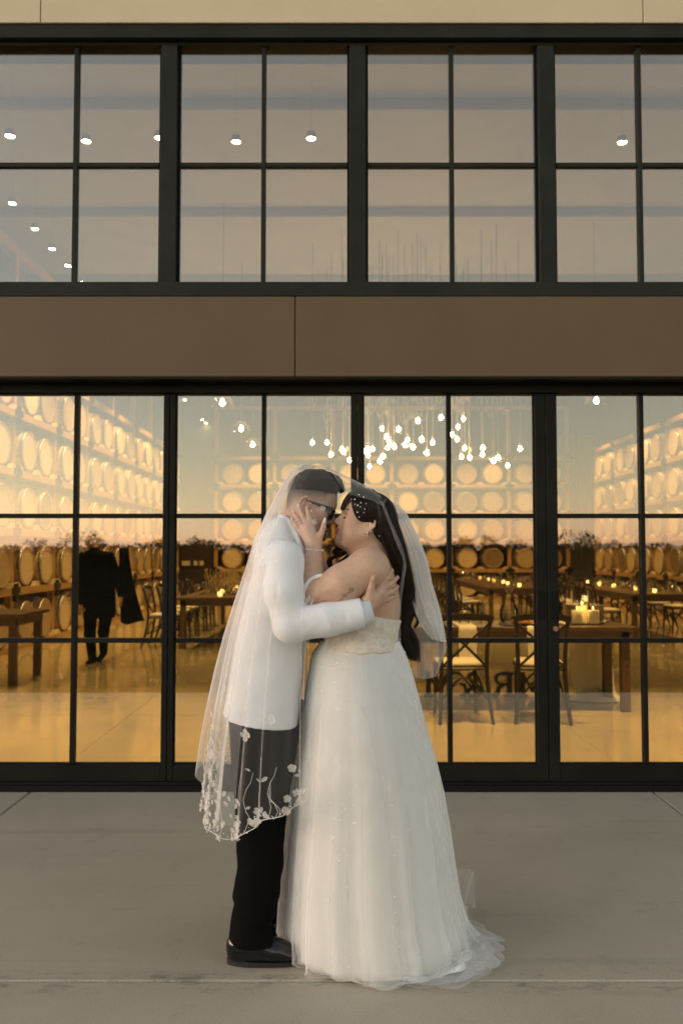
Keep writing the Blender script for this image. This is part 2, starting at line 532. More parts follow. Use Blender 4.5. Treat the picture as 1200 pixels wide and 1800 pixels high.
for i in range(len(colX) - 1):
    c0, c1 = colX[i], colX[i + 1]
    # ---- upper window
    w = empty('upper_window'); w.parent = bld
    hw = 0.050
    post = obj('mullion', B(((c0 - hw, 5.245 + OF, z_up_glass0 - .003), (c0 + hw, 5.355 + OF, zz(79, 5.15) - .002)), bev=0.003), M['frame_up'], w)
    a0, a1 = c0 + hw + .001, c1 - hw - .001
    xm = (a0 + a1) / 2
    t = 0.012
    zt, zb = z_up_glass1 + .012, z_up_glass0 - .002
    obj('sash', B(bar_box(a0, a0 + .014, zb, zt, 5.285 + OF, 5.345 + OF), bar_box(a1 - .014, a1, zb, zt, 5.285 + OF, 5.345 + OF),
                  bar_box(a0 + .014, a1 - .014, zt - .014, zt, 5.285 + OF, 5.345 + OF)), M['gap'], w)
    mt = 0.0135
    obj('muntin', B(bar_box(xm - mt, xm + mt, zb, zt - .014, 5.275 + OF, 5.325 + OF), bev=0.002), M['frame_up'], w)
    obj('muntin', B(bar_box(a0 + .014, xm - mt, z_um - mt, z_um + mt, 5.278 + OF, 5.322 + OF), bev=0.002), M['frame_up'], w)
    obj('muntin', B(bar_box(xm + mt, a1 - .014, z_um - mt, z_um + mt, 5.278 + OF, 5.322 + OF), bev=0.002), M['frame_up'], w)
    for (px0, px1) in ((a0 + .012, xm - mt), (xm + mt, a1 - .012)):
        for (pz0, pz1) in ((zb, z_um - mt), (z_um + mt, zt - .012)):
            obj('pane', B(((px0, 5.297 + OF, pz0), (px1, 5.303 + OF, pz1))), M['pane'], w)
    # ---- sliding door leaf
    d = empty('sliding_door'); d.parent = bld
    meet_l = abs(c0 - colX[6]) < .01; meet_r = abs(c1 - colX[6]) < .01
    back = (i % 2 == 1) and not (meet_l or meet_r)
    oy = 0.0
    sl = 0.066 if meet_l else 0.034
    sr = 0.066 if meet_r else 0.034
    zb, zt = 0.054, zz(690, 5.24) - .002
    a0, a1 = c0 + .002, c1 - .002
    y0, y1 = 5.262 + oy, 5.338 + oy
    gl0, gl1 = a0 + sl, a1 - sr
    obj('stile', B(((a0, y0, zb), (gl0, y1, zt)), bev=0.004), M['frame'], d)
    obj('stile', B(((gl1, y0, zb), (a1, y1, zt)), bev=0.004), M['frame'], d)
    obj('rail', B(((gl0, y0 + .002, zb), (gl1, y1 - .002, z_door_glass0)), bev=0.003), M['frame'], d)
    obj('rail', B(((gl0, y0 + .002, z_door_glass1), (gl1, y1 - .002, zt)), bev=0.003), M['frame'], d)
    obj('gasket', B(((gl0, 5.285, z_door_glass0), (gl0 + .006, 5.32, z_door_glass1)), ((gl1 - .006, 5.285, z_door_glass0), (gl1, 5.32, z_door_glass1)),
                    ((gl0 + .006, 5.285, z_door_glass0), (gl1 - .006, 5.32, z_door_glass0 + .006)), ((gl0 + .006, 5.285, z_door_glass1 - .006), (gl1 - .006, 5.32, z_door_glass1))), M['gap'], d)
    xm = (gl0 + gl1) / 2
    mt = 0.014
    obj('muntin', B(bar_box(xm - mt, xm + mt, z_door_glass0, z_door_glass1), bev=0.002), M['frame'], d)
    for z in (z_m1, z_m2):
        obj('muntin', B(bar_box(gl0, xm - mt, z - mt, z + mt, 5.278, 5.322), bev=0.002), M['frame'], d)
        obj('muntin', B(bar_box(xm + mt, gl1, z - mt, z + mt, 5.278, 5.322), bev=0.002), M['frame'], d)
    lv = (z_door_glass0, z_m2, z_m1, z_door_glass1)
    for (px0, px1) in ((gl0, xm - mt), (xm + mt, gl1)):
        for k in range(3):
            obj('pane', B(((px0, 5.297, lv[k] + (mt if k else 0)), (px1, 5.303, lv[k + 1] - (mt if k < 2 else 0)))), M['pane'], d)
    if meet_l or meet_r:
        hx = (c0 + .038) if meet_l else (c1 - .038)
        zc = zz(1063)
        bm = bmesh.new()
        for (q0, q1, w0, w1) in ((-.017, -.011, -.085, .085), (.011, .017, -.085, .085), (-.011, .011, -.085, -.078), (-.011, .011, .078, .085), (-.011, .011, -.005, .005)):
            box(bm, (hx + q0, y0 - .006, zc + w0), (hx + q1, y0 + .001, zc + w1))
        obj('pull_handle', bm, M['gap'], d)
    if meet_l:
        lb = bmesh.new(); lathe(lb, [(.0165, 0), (.0165, .010), (.013, .013), (.004, .013)], 20, 'Y', (c0 + .045, y0 - .012, zz(1104)))
        obj('lock_cylinder', lb, mat('aged_brass_lock', (0.42, 0.20, 0.15), 0.35, 0.7), d)
        lb = bmesh.new(); box(lb, (c0 + .0425, y0 - .0145, zz(1104) - .007), (c0 + .0475, y0 - .0125, zz(1104) + .007)); obj('keyhole', lb, M['steel'], d)

# ------------------------------------------------------------------ hall shell
HX0, HX1, HY1, HZ = -5.80, 8.30, 27.2, 6.6
def struct(name, bm, m): return tag(obj(name, bm, m), kind='structure')
struct('floor', B(((HX0, 5.43, -0.2), (HX1, HY1, 0.004))), M['concrete_in'])
struct('ceiling', B(((HX0, 5.45, HZ), (HX1, HY1, HZ + 0.2))), M['plaster'])
struct('wall_left', B(((HX0 - .2, 5.1, -0.2), (HX0, HY1, HZ + .2))), M['dark_wall'])
struct('wall_right', B(((HX1, 5.1, -0.2), (HX1 + .2, HY1, HZ + .2))), M['dark_wall'])
struct('wall_back', B(((HX0 - .2, HY1, -0.2), (HX1 + .2, HY1 + .2, HZ + .2))), M['dark_wall'])
struct('roof', B(((HX0 - .4, 5.22, HZ + .22), (HX1 + .4, HY1 + .4, HZ + .4))), M['frame'])
struct('wall_front', B(((HX0 - .2, 5.30, z_top0 + 1.0), (HX1 + .2, 5.45, HZ + .2)), ((HX0 - .2, 5.19, -.2), (XL - .0, 5.45, z_top0 + 1.0)), ((XR, 5.19, -.2), (HX1 + .2, 5.45, z_top0 + 1.0))), M['cladding'])
for k in range(6):
    y = 9.55 + 3.1 * k
    tag(obj('ceiling_beam', B(((HX0, y - .10, HZ - .14), (HX1, y + .10, HZ - .002)), bev=.01), M['plaster']), kind='structure')
# corrugated grey panel at the far right corner
V = []; n = 46
bm = bmesh.new()
row = []
for k in range(n):
    x = 6.9 + 1.38 * k / (n - 1)
    yy = HY1 - .06 - (.03 if k % 4 in (1, 2) else 0)
    row.append((bm.verts.new((x, yy, 0.0)), bm.verts.new((x, yy, 5.2))))
for k in range(n - 1): bm.faces.new((row[k][0], row[k + 1][0], row[k + 1][1], row[k][1]))
struct('corrugated_wall', bm, M['corrugated'])

# ------------------------------------------------------------------ barrel racks
def lathe_mesh(name, prof, n, m, axis='X', cap=True):
    bm = bmesh.new(); lathe(bm, prof, n, axis, cap=cap)
    me = bpy.data.meshes.new(name); bm.normal_update(); bmesh.ops.recalc_face_normals(bm, faces=bm.faces); bm.to_mesh(me); bm.free()
    me.materials.append(m); me.polygons.foreach_set('use_smooth', [True] * len(me.polygons))
    return me
# barrel along +X: the head at x = 0, belly behind (towards -X)
def bil(x): return .292 + (.352 - .292) * (1 - ((x + .47) / .47) ** 2)
prof = [(.272, -.012), (.292, 0.0)] + [(bil(-.94 * k / 8), -.94 * k / 8) for k in range(1, 9)] + [(.27, -.93)]
me_side = lathe_mesh('barrel_staves', [(.270, -.022)] + prof[1:], 22, M['oak_side'], cap=False)
me_heads = [lathe_mesh('barrel_head', [(.005, -.021), (.15, -.0205), (.272, -.020)], 22, m, cap=False) for m in (M['oak_head'], M['oak_head_b'], M['oak_head_c'])]
def hoop_me(x0, x1): return lathe_mesh('barrel_hoop', [(bil(x0) + .001, x0), (bil(x0) + .006, x0), (bil(x1) + .006, x1), (bil(x1) + .001, x1)], 22, M['hoop'], cap=False)
me_hoops = [hoop_me(-.004, -.045), hoop_me(-.13, -.17), hoop_me(-.29, -.33)]
bung = lathe_mesh('barrel_bung', [(.022, 0), (.022, .02), (.015, .026)], 10, M['hoop'], axis='Z')

ORD = ['first', 'second', 'third', 'fourth', 'fifth', 'sixth', 'seventh', 'eighth', 'ninth', 'tenth', 'eleventh', 'twelfth', 'thirteenth', 'fourteenth', 'fifteenth', 'sixteenth', 'seventeenth', 'eighteenth', 'nineteenth', 'twentieth']
TIER = ['floor tier', 'second tier', 'third tier', 'fourth tier', 'top tier']
def barrel(loc, rz, label, group, r):
    e = empty('wine_barrel', label, 'barrel', group, loc, rz)
    e.rotation_euler.rotate_axis('X', r.uniform(-.5, .5))
    obj('staves', me_side, None, e)
    obj('head', me_heads[r.choice([0, 0, 0, 1, 1, 2])], None, e)
    for h in me_hoops: obj('hoop', h, None, e)
    return e

me_bracket = bpy.data.meshes.new('rack_bracket')
_b = B(((-.02, -.13, -.05), (.02, .13, .05)), ((-.022, -.05, -.16), (.022, .05, .10))); _b.to_mesh(me_bracket); _b.free(); me_bracket.materials.append(M['black_metal'])
LEVEL = [0.09, 0.93, 1.79, 2.65, 3.51]       # top of the timber that carries each tier
TOPB, CROWN = 4.37, 5.92
BAY = 1.79
def rack(label, group, origin, rz, nbay, side, r, crown=True, tiers=5, skip=()):
    """rack along local +Y, faces local +X, starts at origin"""
    e = empty('barrel_rack', label, 'rack', 'timber racks along the hall walls', origin, rz)
    ztop = CROWN if crown else TOPB
    me_post = bpy.data.meshes.new('rack_post'); b = B(((-.10, -.055, 0.0), (0.0, .055, ztop)), bev=.006); b.to_mesh(me_post); b.free(); me_post.materials.append(M['rack_wood'])
    me_beam = bpy.data.meshes.new('rack_beam'); b = B(((-.03, .012, -.11), (.05, BAY - .012, 0.0)), bev=.006); b.to_mesh(me_beam); b.free(); me_beam.materials.append(M['rack_wood'])
    me_rear = bpy.data.meshes.new('rack_rear_beam'); b = B(((-.90, .012, -.11), (-.82, BAY - .012, 0.0)), bev=.006); b.to_mesh(me_rear); b.free(); me_rear.materials.append(M['rack_wood'])
    me_chock = bpy.data.meshes.new('chock'); b = bmesh.new()
    vs = [b.verts.new(q) for q in ((-.02, -.13, 0), (-.02, .13, 0), (-.02, .05, .07), (-.02, -.05, .07), (.045, -.13, 0), (.045, .13, 0), (.045, .05, .07), (.045, -.05, .07))]
    for f in ((0, 1, 2, 3), (7, 6, 5, 4), (0, 4, 5, 1), (1, 5, 6, 2), (2, 6, 7, 3), (3, 7, 4, 0)): b.faces.new([vs[i] for i in f])
    bmesh.ops.recalc_face_normals(b, faces=b.faces); b.to_mesh(me_chock); b.free(); me_chock.materials.append(M['oak_head'])
    for k in range(nbay + 1):
        obj('post', me_post, None, e, (0, k * BAY, 0))
        for z in LEVEL[1:] + [TOPB]:
            obj('bracket', me_bracket, None, e, (.055, k * BAY, z - .04))
    for k in range(nbay):
        for z in LEVEL + [TOPB] + ([CROWN] if crown else []):
            obj('beam', me_beam, None, e, (0, k * BAY, z))
        for t in range(tiers):
            obj('rear_beam', me_rear, None, e, (0, k * BAY, LEVEL[t]))
            for yc in (.12, .895, 1.67):
                obj('chock', me_chock, None, e, (0, k * BAY + yc, LEVEL[t]))
    R = Matrix.Rotation(rz, 4, 'Z')
    for k in range(nbay):
        for j in range(2):
            for t in range(tiers):
                if (k, j, t) in skip: continue
                loc = Vector(origin) + R @ Vector((.045 + r.uniform(-.02, .03), k * BAY + (.50 if j == 0 else 1.29), LEVEL[t] + .318))
                barrel(loc, rz, 'oak wine barrel in the %s rack, %s, %s %s' % (side, TIER[t], ORD[2 * k + j], {'left': 'from the glass', 'right': 'from its far end', 'back': 'from its left end'}[side]), group, r)
rr_ = random.Random(11)
# left: faces +X, runs away from the glass
rack('tall timber barrel rack along the left wall of the hall', 'barrels in the left rack', (-4.76, 10.6, 0), 0.0, 8, 'left', rr_)
# right: turned by half a turn, so it starts at the far end
rack('tall timber barrel rack along the right wall of the hall', 'barrels in the right rack', (7.22, 24.3, 0), PI, 5, 'right', rr_, crown=False)
# back: faces the glass
rack('wide timber barrel rack across the back wall of the hall', 'barrels in the back rack', (-3.83, 26.05, 0), -PI / 2, 6, 'back', rr_)
# ------------------------------------------------------------------ lamps in the hall
WARM = (1.0, 0.67, 0.28)
def lamp(parent, loc, power, r=0.25, col=WARM):
    d = bpy.data.lights.new('lamp_glow', 'POINT'); d.energy = power; d.color = col; d.shadow_soft_size = r
    o = bpy.data.objects.new('lamp_glow', d); COL.objects.link(o)
    if parent: o.parent = parent
    o.location = loc
    return o

me_can = bpy.data.meshes.new('downlight_can'); b = bmesh.new(); lathe(b, [(.0012, .75), (.0012, .075), (.045, .07), (.055, .0), (.048, .0), (.046, .012)], 14, cap=False); b.to_mesh(me_can); b.free(); me_can.materials.append(M['can'])
me_lens = bpy.data.meshes.new('downlight_lens'); b = bmesh.new(); lathe(b, [(.001, .006), (.047, .008)], 14, cap=False); bmesh.ops.recalc_face_normals(b, faces=b.faces); b.to_mesh(me_lens); b.free(); me_lens.materials.append(M['down'])
def at_z(x, y, z):
    p1 = P(x, y, 1.0); k = (z - CAM_Z) / (p1.z - CAM_Z)
    return Vector((p1.x * k, k, z))
def downlight(p, label, group, scale=1.0):
    e = empty('downlight', label, 'ceiling lamp', group, p)
    obj('housing', me_can, None, e); obj('lens', me_lens, None, e)
    e.scale = (scale, scale, 1)
    return e
row = [(18, 240), (152, 249), (280, 243), (415, 250), (547, 244), (1093, 251)]
desc = ['leftmost lit downlight seen through the upper windows, by the photo edge', 'lit downlight in the second upper pane from the left, near its thin bar',
        'lit downlight half hidden by the leftmost wide upper mullion', 'lit downlight in the upper window left of centre, left of its thin bar',
        'lit downlight in the upper window left of centre, right of its thin bar', 'only lit downlight in the rightmost upper window']
for (x, y), t in zip(row, desc): downlight(at_z(x, y, 5.85), t, 'downlights under the ceiling')
for k, (x, y) in enumerate([(22, 358), (62, 403), (92, 438), (120, 468), (145, 497)]):
    downlight(at_z(x, y, 5.55), ['largest and nearest', 'second', 'third', 'fourth', 'farthest'][k] + ' lit spot of the slanting row in the lower left upper pane', 'row of spots by the left wall', 0.9)
for k, (x, y) in enumerate([(325, 703), (356, 738), (362, 744), (368, 750)]):
    downlight(at_z(x, y, 5.55), ['lone lit spot high in the door pane left of the couple', 'upper of three lit spots close together beyond the door glass', 'middle of three lit spots close together beyond the door glass', 'lower of three lit spots close together beyond the door glass'][k], 'far spots by the left wall', 1.0)
# light of the left-wall spots, plus spots added to brighten racks, back and floor
SPOTS = [(-3.75, y, 5.5, 1.5, 105) for y in (10.2, 12.8, 15.4, 18.0, 20.6, 23.2)] + [(6.2, y, 5.5, 1.4, 105) for y in (12.0, 15.0, 17.6, 20.2, 23.0)]
SPOTS += [(x, 24.8, 5.6, 1.1, 100) for x in (-2.6, -.8, 1.0, 2.8, 4.6)]
SPOTS += [(x, 6.8, 5.8, 3.1, 52) for x in (-4.4, -2.6, -.8, 1.0, 2.8, 4.6)] + [(x, y, 5.8, 1.1, 80) for x in (-1.2, 2.8) for y in (15.5, 20.0)]
for (x, y, z, pw, sz) in SPOTS:
    q = bpy.data.lights.new('spot_glow', 'SPOT')
    q.energy = 74 * pw; q.color = WARM; q.spot_size = math.radians(sz); q.spot_blend = 0.7; q.shadow_soft_size = .02
    o = bpy.data.objects.new('spot_glow', q); COL.objects.link(o); o.location = (x, y, z)

# big clear domes
def dome(p, label):
    e = empty('dome_pendant', label, 'pendant lamp', 'clear dome pendants', p)
    b = bmesh.new(); lathe(b, [(.03, .16), (.09, .135), (.15, .06), (.17, -.02), (.172, -.05)], 24, cap=False); obj('shade', b, M['clear'], e, smooth=True)
    b = bmesh.new(); lathe(b, [(.008, -.03), (.030, -.012), (.036, .015), (.022, .05), (.012, .07)], 12); obj('bulb', b, M['bulb'], e, smooth=True)
    b = bmesh.new(); lathe(b, [(.018, .07), (.02, .15), (.012, .18)], 10); obj('socket', b, M['black_metal'], e)
    b = bmesh.new(); tube(b, [(0, 0, .17), (0, 0, 6.6 - p.z)], .006, 6); obj('cord', b, M['cord'], e)
for k, (x, y) in enumerate([(391, 710), (424, 755), (444, 783)]):
    q = P(x, y, (12.4, 15.0, 17.3)[k])
    dome(q, ['nearest and highest in view', 'middle', 'farthest and lowest in view'][k] + ' of the clear dome pendants left of the bulb cluster')
dome(P(1047, 706, 12.8), 'clear dome pendant alone at the top of the right door pane')

# the cluster of bare bulbs
pr = random.Random(5)
cl = [(620 + a / 3.53, 680 + b_ / 3.53) for a, b_ in [(180, 258), (283, 262), (403, 210), (547, 190), (685, 198), (650, 250), (613, 296), (645, 325), (210, 308), (225, 342), (256, 372), (215, 378), (338, 330), (324, 360), (373, 375), (427, 325), (493, 345), (692, 380), (805, 380), (803, 420), (673, 435), (723, 438), (458, 410), (90, 385), (122, 385), (95, 425), (187, 432), (168, 462), (103, 495), (870, 460), (900, 440), (958, 490), (1037, 384), (75, 400)]]
cl += [(310 + a / 3.636, 680 + b_ / 3.636) for a, b_ in [(868, 357), (962, 357), (987, 433), (1058, 400), (1066, 415), (1106, 470)]]
me_globe = bpy.data.meshes.new('globe'); b = bmesh.new(); lathe(b, [(.010, -.062), (.040, -.050), (.058, -.02), (.060, .01), (.045, .045), (.022, .062)], 14, cap=False); b.to_mesh(me_globe); b.free(); me_globe.materials.append(M['clear']); me_globe.polygons.foreach_set('use_smooth', [True] * len(me_globe.polygons))
me_bulb = bpy.data.meshes.new('bulb'); b = bmesh.new(); lathe(b, [(.004, -.036), (.024, -.022), (.030, .0), (.020, .022), (.010, .04)], 12); b.to_mesh(me_bulb); b.free(); me_bulb.materials.append(M['bulb'])
me_sock = bpy.data.meshes.new('socket'); b = bmesh.new(); lathe(b, [(.013, .04), (.015, .09), (.008, .11)], 8); b.to_mesh(me_sock); b.free(); me_sock.materials.append(M['cord'])
def where(x, y):
    h = 'far left' if x < 620 else 'left' if x < 690 else 'middle' if x < 785 else 'right' if x < 850 else 'far right'
    v = 'high' if y < 750 else 'mid height' if y < 785 else 'low'
    return h, v
def bulb_label(k, x, y):
    h, v = where(x, y)
    same = sorted([q for q in cl if where(*q) == (h, v)])
    i = same.index((x, y)); n = len(same)
    o = '' if n == 1 else ('leftmost ' if i == 0 else 'rightmost ' if i == n - 1 else ORD[i] + ' from left ')
    return '%sbare globe bulb hung %s in the %s of the pendant cluster' % (o, v, h)
for k, (x, y) in enumerate(cl):
    p = P(x, y, pr.uniform(13.2, 15.6))
    h, v = where(x, y)
    e = empty('bulb_pendant', bulb_label(k, x, y), 'pendant lamp', 'bulb pendants of the cluster', p)
    obj('globe', me_globe, None, e); obj('bulb', me_bulb, None, e); obj('socket', me_sock, None, e)
    # cord with a spare loop tied high up
    zt = 6.6 - p.z; zl = P(600, pr.uniform(690, 735), p.y).z - p.z
    pts = [(0, 0, .1), (pr.uniform(-.01, .01), 0, zl * .5), (0, 0, zl - .12)]
    r0 = pr.uniform(.05, .10)
    for j in range(9):
        a = 2 * PI * j / 8 * pr.choice([1, 1, 1])
        pts.append((math.sin(a) * r0, .02 * j, zl + .1 - math.cos(a) * .16))
    pts += [(0, .05, zl + .3), (0, 0, zt)]
    b = bmesh.new(); tube(b, [tuple(q) for q in catmull(pts, 30)], .0065, 5); obj('cord', b, M['cord'], e)
for (x, y, z) in [(1.1, 14.3, 3.3), (2.2, 14.5, 3.2), (.1, 14.4, 3.2)]:
    lamp(None, (x, y, z), 8, .03).name = 'pendant_glow'

# ------------------------------------------------------------------ furniture
def make_chair():
    e = empty('chair')
    st = M['dark_wood']
    b = bmesh.new(); box(b, (-.215, -.20, .435), (.215, .21, .462), .012); obj('seat', b, st, e)
    b = bmesh.new(); box(b, (-.20, -.185, .464), (.20, .20, .505), .018); obj('cushion', b, M['cushion'], e, smooth=True)
    for s in (-1, 1):
        b = bmesh.new(); tube(b, [(s * .175, .185, .435), (s * .18, .19, .22), (s * .185, .20, 0)], [.019, .018, .015], 8); obj('leg', b, st, e, smooth=True)
        # rear leg and back post in one bent piece
        b = bmesh.new(); tube(b, [tuple(q) for q in catmull([(s * .225, -.30, 0), (s * .205, -.235, .22), (s * .195, -.20, .45), (s * .20, -.215, .66), (s * .215, -.27, .88)], 14)], [.016] * 2 + [.019] * 12, 8)
        obj('back_post', b, st, e, smooth=True)
        b = bmesh.new(); tube(b, [tuple(q) for q in catmull([(s * -.185, -.212, .475), (s * 0.0, -.255, .655), (s * .195, -.258, .83)], 10)], .0125, 6); obj('cross_slat', b, st, e, smooth=True)
    pts = catmull([(-.235, -.262, .87), (-.15, -.295, .895), (0, -.305, .90), (.15, -.295, .895), (.235, -.262, .87)], 14)
    b = bmesh.new()
    for i in range(len(pts) - 1): bar(b, pts[i], pts[i + 1], .026, .052)
    obj('top_rail', b, st, e)
    b = bmesh.new()
    for s in (-1, 1):
        tube(b, [tuple(q) for q in catmull([(s * .18, .185, .2), (s * .16, .02, .36), (s * .19, -.205, .2)], 8)], .010, 6)
    tube(b, [tuple(q) for q in catmull([(-.17, .185, .2), (0, .18, .37), (.17, .185, .2)], 8)], .010, 6)
    tube(b, [tuple(q) for q in catmull([(-.19, -.21, .2), (0, -.2, .38), (.19, -.21, .2)], 8)], .010, 6)
    obj('bent_brace', b, st, e, smooth=True)
    return e
proto_chair = make_chair(); used = [False]
def chair(x, y, rz, label, group):
    if not used[0]: o = proto_chair; used[0] = True
    else: o = copy_tree(proto_chair)
    tag(o, label, 'chair', group); o.location = (x, y, 0.004); o.rotation_euler = (0, 0, rz)
    return o

def table(x0, x1, y0, y1, label, m='table_wood', h=.77, group=None, inset=.09):
    e = empty('table', label, 'table', group, ((x0 + x1) / 2, (y0 + y1) / 2, 0.004))
    hx, hy = (x1 - x0) / 2, (y1 - y0) / 2
    lo = hx > hy
    n = 5
    for k in range(n):       # top planks
        if lo: b = B(((-hx, -hy + 2 * hy * k / n + .002, h - .04), (hx, -hy + 2 * hy * (k + 1) / n - .002, h)), bev=.004)
        else: b = B(((-hx + 2 * hx * k / n + .002, -hy, h - .04), (-hx + 2 * hx * (k + 1) / n - .002, hy, h)), bev=.004)
        obj('plank', b, M[m], e)
    obj('apron', B(((-hx + .06, -hy + .05, h - .13), (hx - .06, -hy + .075, h - .042)), ((-hx + .06, hy - .075, h - .13), (hx - .06, hy - .05, h - .042)),
                   ((-hx + .05, -hy + .08, h - .13), (-hx + .075, hy - .08, h - .042)), ((hx - .075, -hy + .08, h - .13), (hx - .05, hy - .08, h - .042))), M[m], e)
    for sx in (-1, 1):
        for sy in (-1, 1):
            cx, cy = sx * (hx - inset - .0), sy * (hy - inset)
            obj('leg', B(((cx - .04, cy - .04, 0), (cx + .04, cy + .04, h - .042)), bev=.006), M[m], e)
    return e

# sweetheart table with its things
TX0, TX1, TY0, TY1 = .35, 2.66, 7.72, 8.42
table(TX0, TX1, TY0, TY1, 'brown wooden sweetheart table behind the glass right of the bride')
TZ = .7745
def place(name, bm, m, label, cat, loc, group=None, smooth=True):
    return tag(obj(name, bm, m, None, loc, None, smooth), label, cat, group)
def cloth_strip(path, w, nw=10, wav=.006, seed=0):
    r = random.Random(seed); P_ = catmull(path, 40); V = []; Q = []
    for i, p in enumerate(P_):
        for k in range(nw):
            u = k / (nw - 1) - .5
            V.append((p[0] + u * w * (1 + .06 * math.sin(i * .3)), p[1] + wav * math.sin(k * 2.1 + i * .18 + seed), p[2] + wav * .5 * math.sin(k * 1.7 + i * .31)))
    for i in range(len(P_) - 1):
        for k in range(nw - 1):
            a = i * nw + k; Q.append((a, a + 1, a + nw + 1, a + nw))
    return quads_np('linen', V, Q, M['linen'])
tag(obj('napkin', cloth_strip([(1.13, 8.15, TZ + .008), (1.13, 7.8, TZ + .008), (1.13, 7.70, TZ - .004), (1.13, 7.692, TZ - .12), (1.13, 7.69, TZ - .36)], .16)), 'white napkin hanging over the table front behind the first cross-back chair', 'napkin', 'napkins over the table edge')
tag(obj('napkin', cloth_strip([(1.74, 8.15, TZ + .008), (1.74, 7.8, TZ + .008), (1.74, 7.70, TZ - .004), (1.74, 7.692, TZ - .12), (1.74, 7.69, TZ - .36)], .15, seed=3)), 'white napkin hanging over the table front by the door stiles', 'napkin', 'napkins over the table edge')
tag(obj('napkin', cloth_strip([(.52, 8.15, TZ + .008), (.52, 7.8, TZ + .008), (.52, 7.70, TZ - .004), (.52, 7.692, TZ - .12), (.52, 7.69, TZ - .36)], .16, seed=5)), 'white napkin hanging over the table front next to the bride', 'napkin', 'napkins over the table edge')
# runner that falls off the back corner and pools on the floor
run = cloth_strip([(1.98, 7.98, TZ + .006), (2.25, 8.12, TZ + .008), (2.42, 8.42, TZ + .004), (2.47, 8.50, TZ - .12), (2.47, 8.50, .3), (2.50, 8.46, .06), (2.56, 8.32, .02)], .40, 14, .014, 2)
tag(obj('table_runner', run), 'long white table runner falling off the right end of the sweetheart table', 'table runner')
V = []; Q = []; rr = random.Random(4); nr, na = 9, 28
for i in range(nr):
    for k in range(na):
        a = 2 * PI * k / na; q = i / (nr - 1)
        V.append((2.50 + q * .30 * math.cos(a), 8.40 + q * .17 * math.sin(a), .012 + .07 * (1 - q) ** .8 * (1 + .5 * math.sin(3 * a + i)) + .012 * math.sin(5 * a + 2 * i) * (1 - q)))
for i in range(nr - 1):
    for k in range(na): Q.append((i * na + k, i * na + (k + 1) % na, (i + 1) * na + (k + 1) % na, (i + 1) * na + k))
tag(obj('runner_end', quads_np('linen', V, Q, M['linen'])), 'crumpled white cloth end pooled on the floor by the table leg', 'cloth')
# jar, flute, carafe, plate, cup, candles
jar = empty('glass_jar', 'small lidded glass jar on the sweetheart table', 'jar', None, (1.14, 7.98, TZ))
b = bmesh.new(); lathe(b, [(.045, 0), (.048, .01), (.048, .085), (.040, .10), (.040, .11)], 18); obj('body', b, M['clear'], jar, smooth=True)
b = bmesh.new(); lathe(b, [(.043, .108), (.044, .125), (.02, .128)], 18); obj('lid', b, M['steel'], jar, smooth=True)
b = bmesh.new(); lathe(b, [(.036, 0), (.036, .004), (.006, .010), (.005, .06), (.022, .10), (.030, .15), (.028, .21)], 18, cap=False); place('champagne_flute', b, M['clear'], 'tall champagne flute between the jar and the carafe', 'glass', (1.31, 8.06, TZ + .001))
b = bmesh.new(); lathe(b, [(.070, 0), (.090, .04), (.088, .12), (.055, .20), (.036, .26), (.038, .31), (.060, .37)], 22, cap=False); place('carafe', b, M['clear'], 'large glass carafe with a flared neck on the table', 'carafe', (1.60, 8.20, TZ + .001))
tr = empty('food_tray', 'serving plate of food on the sweetheart table', 'plate', None, (1.68, 7.86, TZ))
obj('tray', B(((-.22, -.10, .0), (.20, .12, .016)), bev=.004), M['black_metal'], tr)
b = bmesh.new(); lathe(b, [(.02, .016), (.10, .018), (.14, .032)], 22, cap=False); obj('plate', b, M['ceramic'], tr, (.02, .01, 0), smooth=True)
b = bmesh.new(); fr = random.Random(3)
for k in range(46):
    a = fr.uniform(0, 6.28); q = fr.uniform(0, .11)
    bmesh.ops.create_icosphere(b, subdivisions=1, radius=fr.uniform(.010, .024), matrix=Matrix.Translation((q * math.cos(a) - .03, q * math.sin(a) * .8, .03 + .055 * (1 - q / .12) * fr.random())))
tag(obj('food', b, M['food'], tr), kind='stuff')
b = bmesh.new(); lathe(b, [(.026, 0), (.032, .05), (.034, .055)], 18); place('votive_cup', b, M['wax'], 'small ivory cup beside the food plate', 'cup', (1.92, 8.05, TZ + .001))
def pillar(x, y, r, h, label):
    e = empty('pillar_candle', label, 'candle', 'pillar candles in the hurricane tray', (x, y, TZ + .012))
    b = bmesh.new(); lathe(b, [(r * .97, 0), (r, .004), (r, h - .004), (r * .95, h), (r * .5, h - .006), (.004, h - .008)], 20); obj('wax', b, M['wax'], e, smooth=True)
    b = bmesh.new(); tube(b, [(0, 0, h - .01), (.001, 0, h + .012)], .0015, 5); obj('wick', b, M['black_metal'], e)
    b = bmesh.new(); lathe(b, [(.001, h + .008), (.005, h + .016), (.004, h + .026), (.0006, h + .04)], 8); obj('flame', b, M['flame'], e, smooth=True)
pillar(2.20, 8.02, .058, .115, 'front left ivory pillar candle on the table end')
pillar(2.345, 8.0, .055, .118, 'front right ivory pillar candle on the table end')
pillar(2.285, 8.15, .05, .155, 'tallest ivory pillar candle behind the front two')
hh = empty('hurricane_tray', 'low glass sided candle tray on the right end of the table', 'candle tray', None, (2.275, 8.07, TZ))
obj('base', B(((-.15, -.13, 0), (.15, .15, .010)), bev=.002), M['black_metal'], hh)
for (a, b_) in (((-.15, -.132, .010), (.15, -.129, .175)), ((-.15, .147, .010), (.15, .15, .175)), ((-.15, -.128, .010), (-.147, .146, .175)), ((.147, -.128, .010), (.15, .146, .175))):
    obj('glass_side', B((a, b_)), M['clear'], hh)
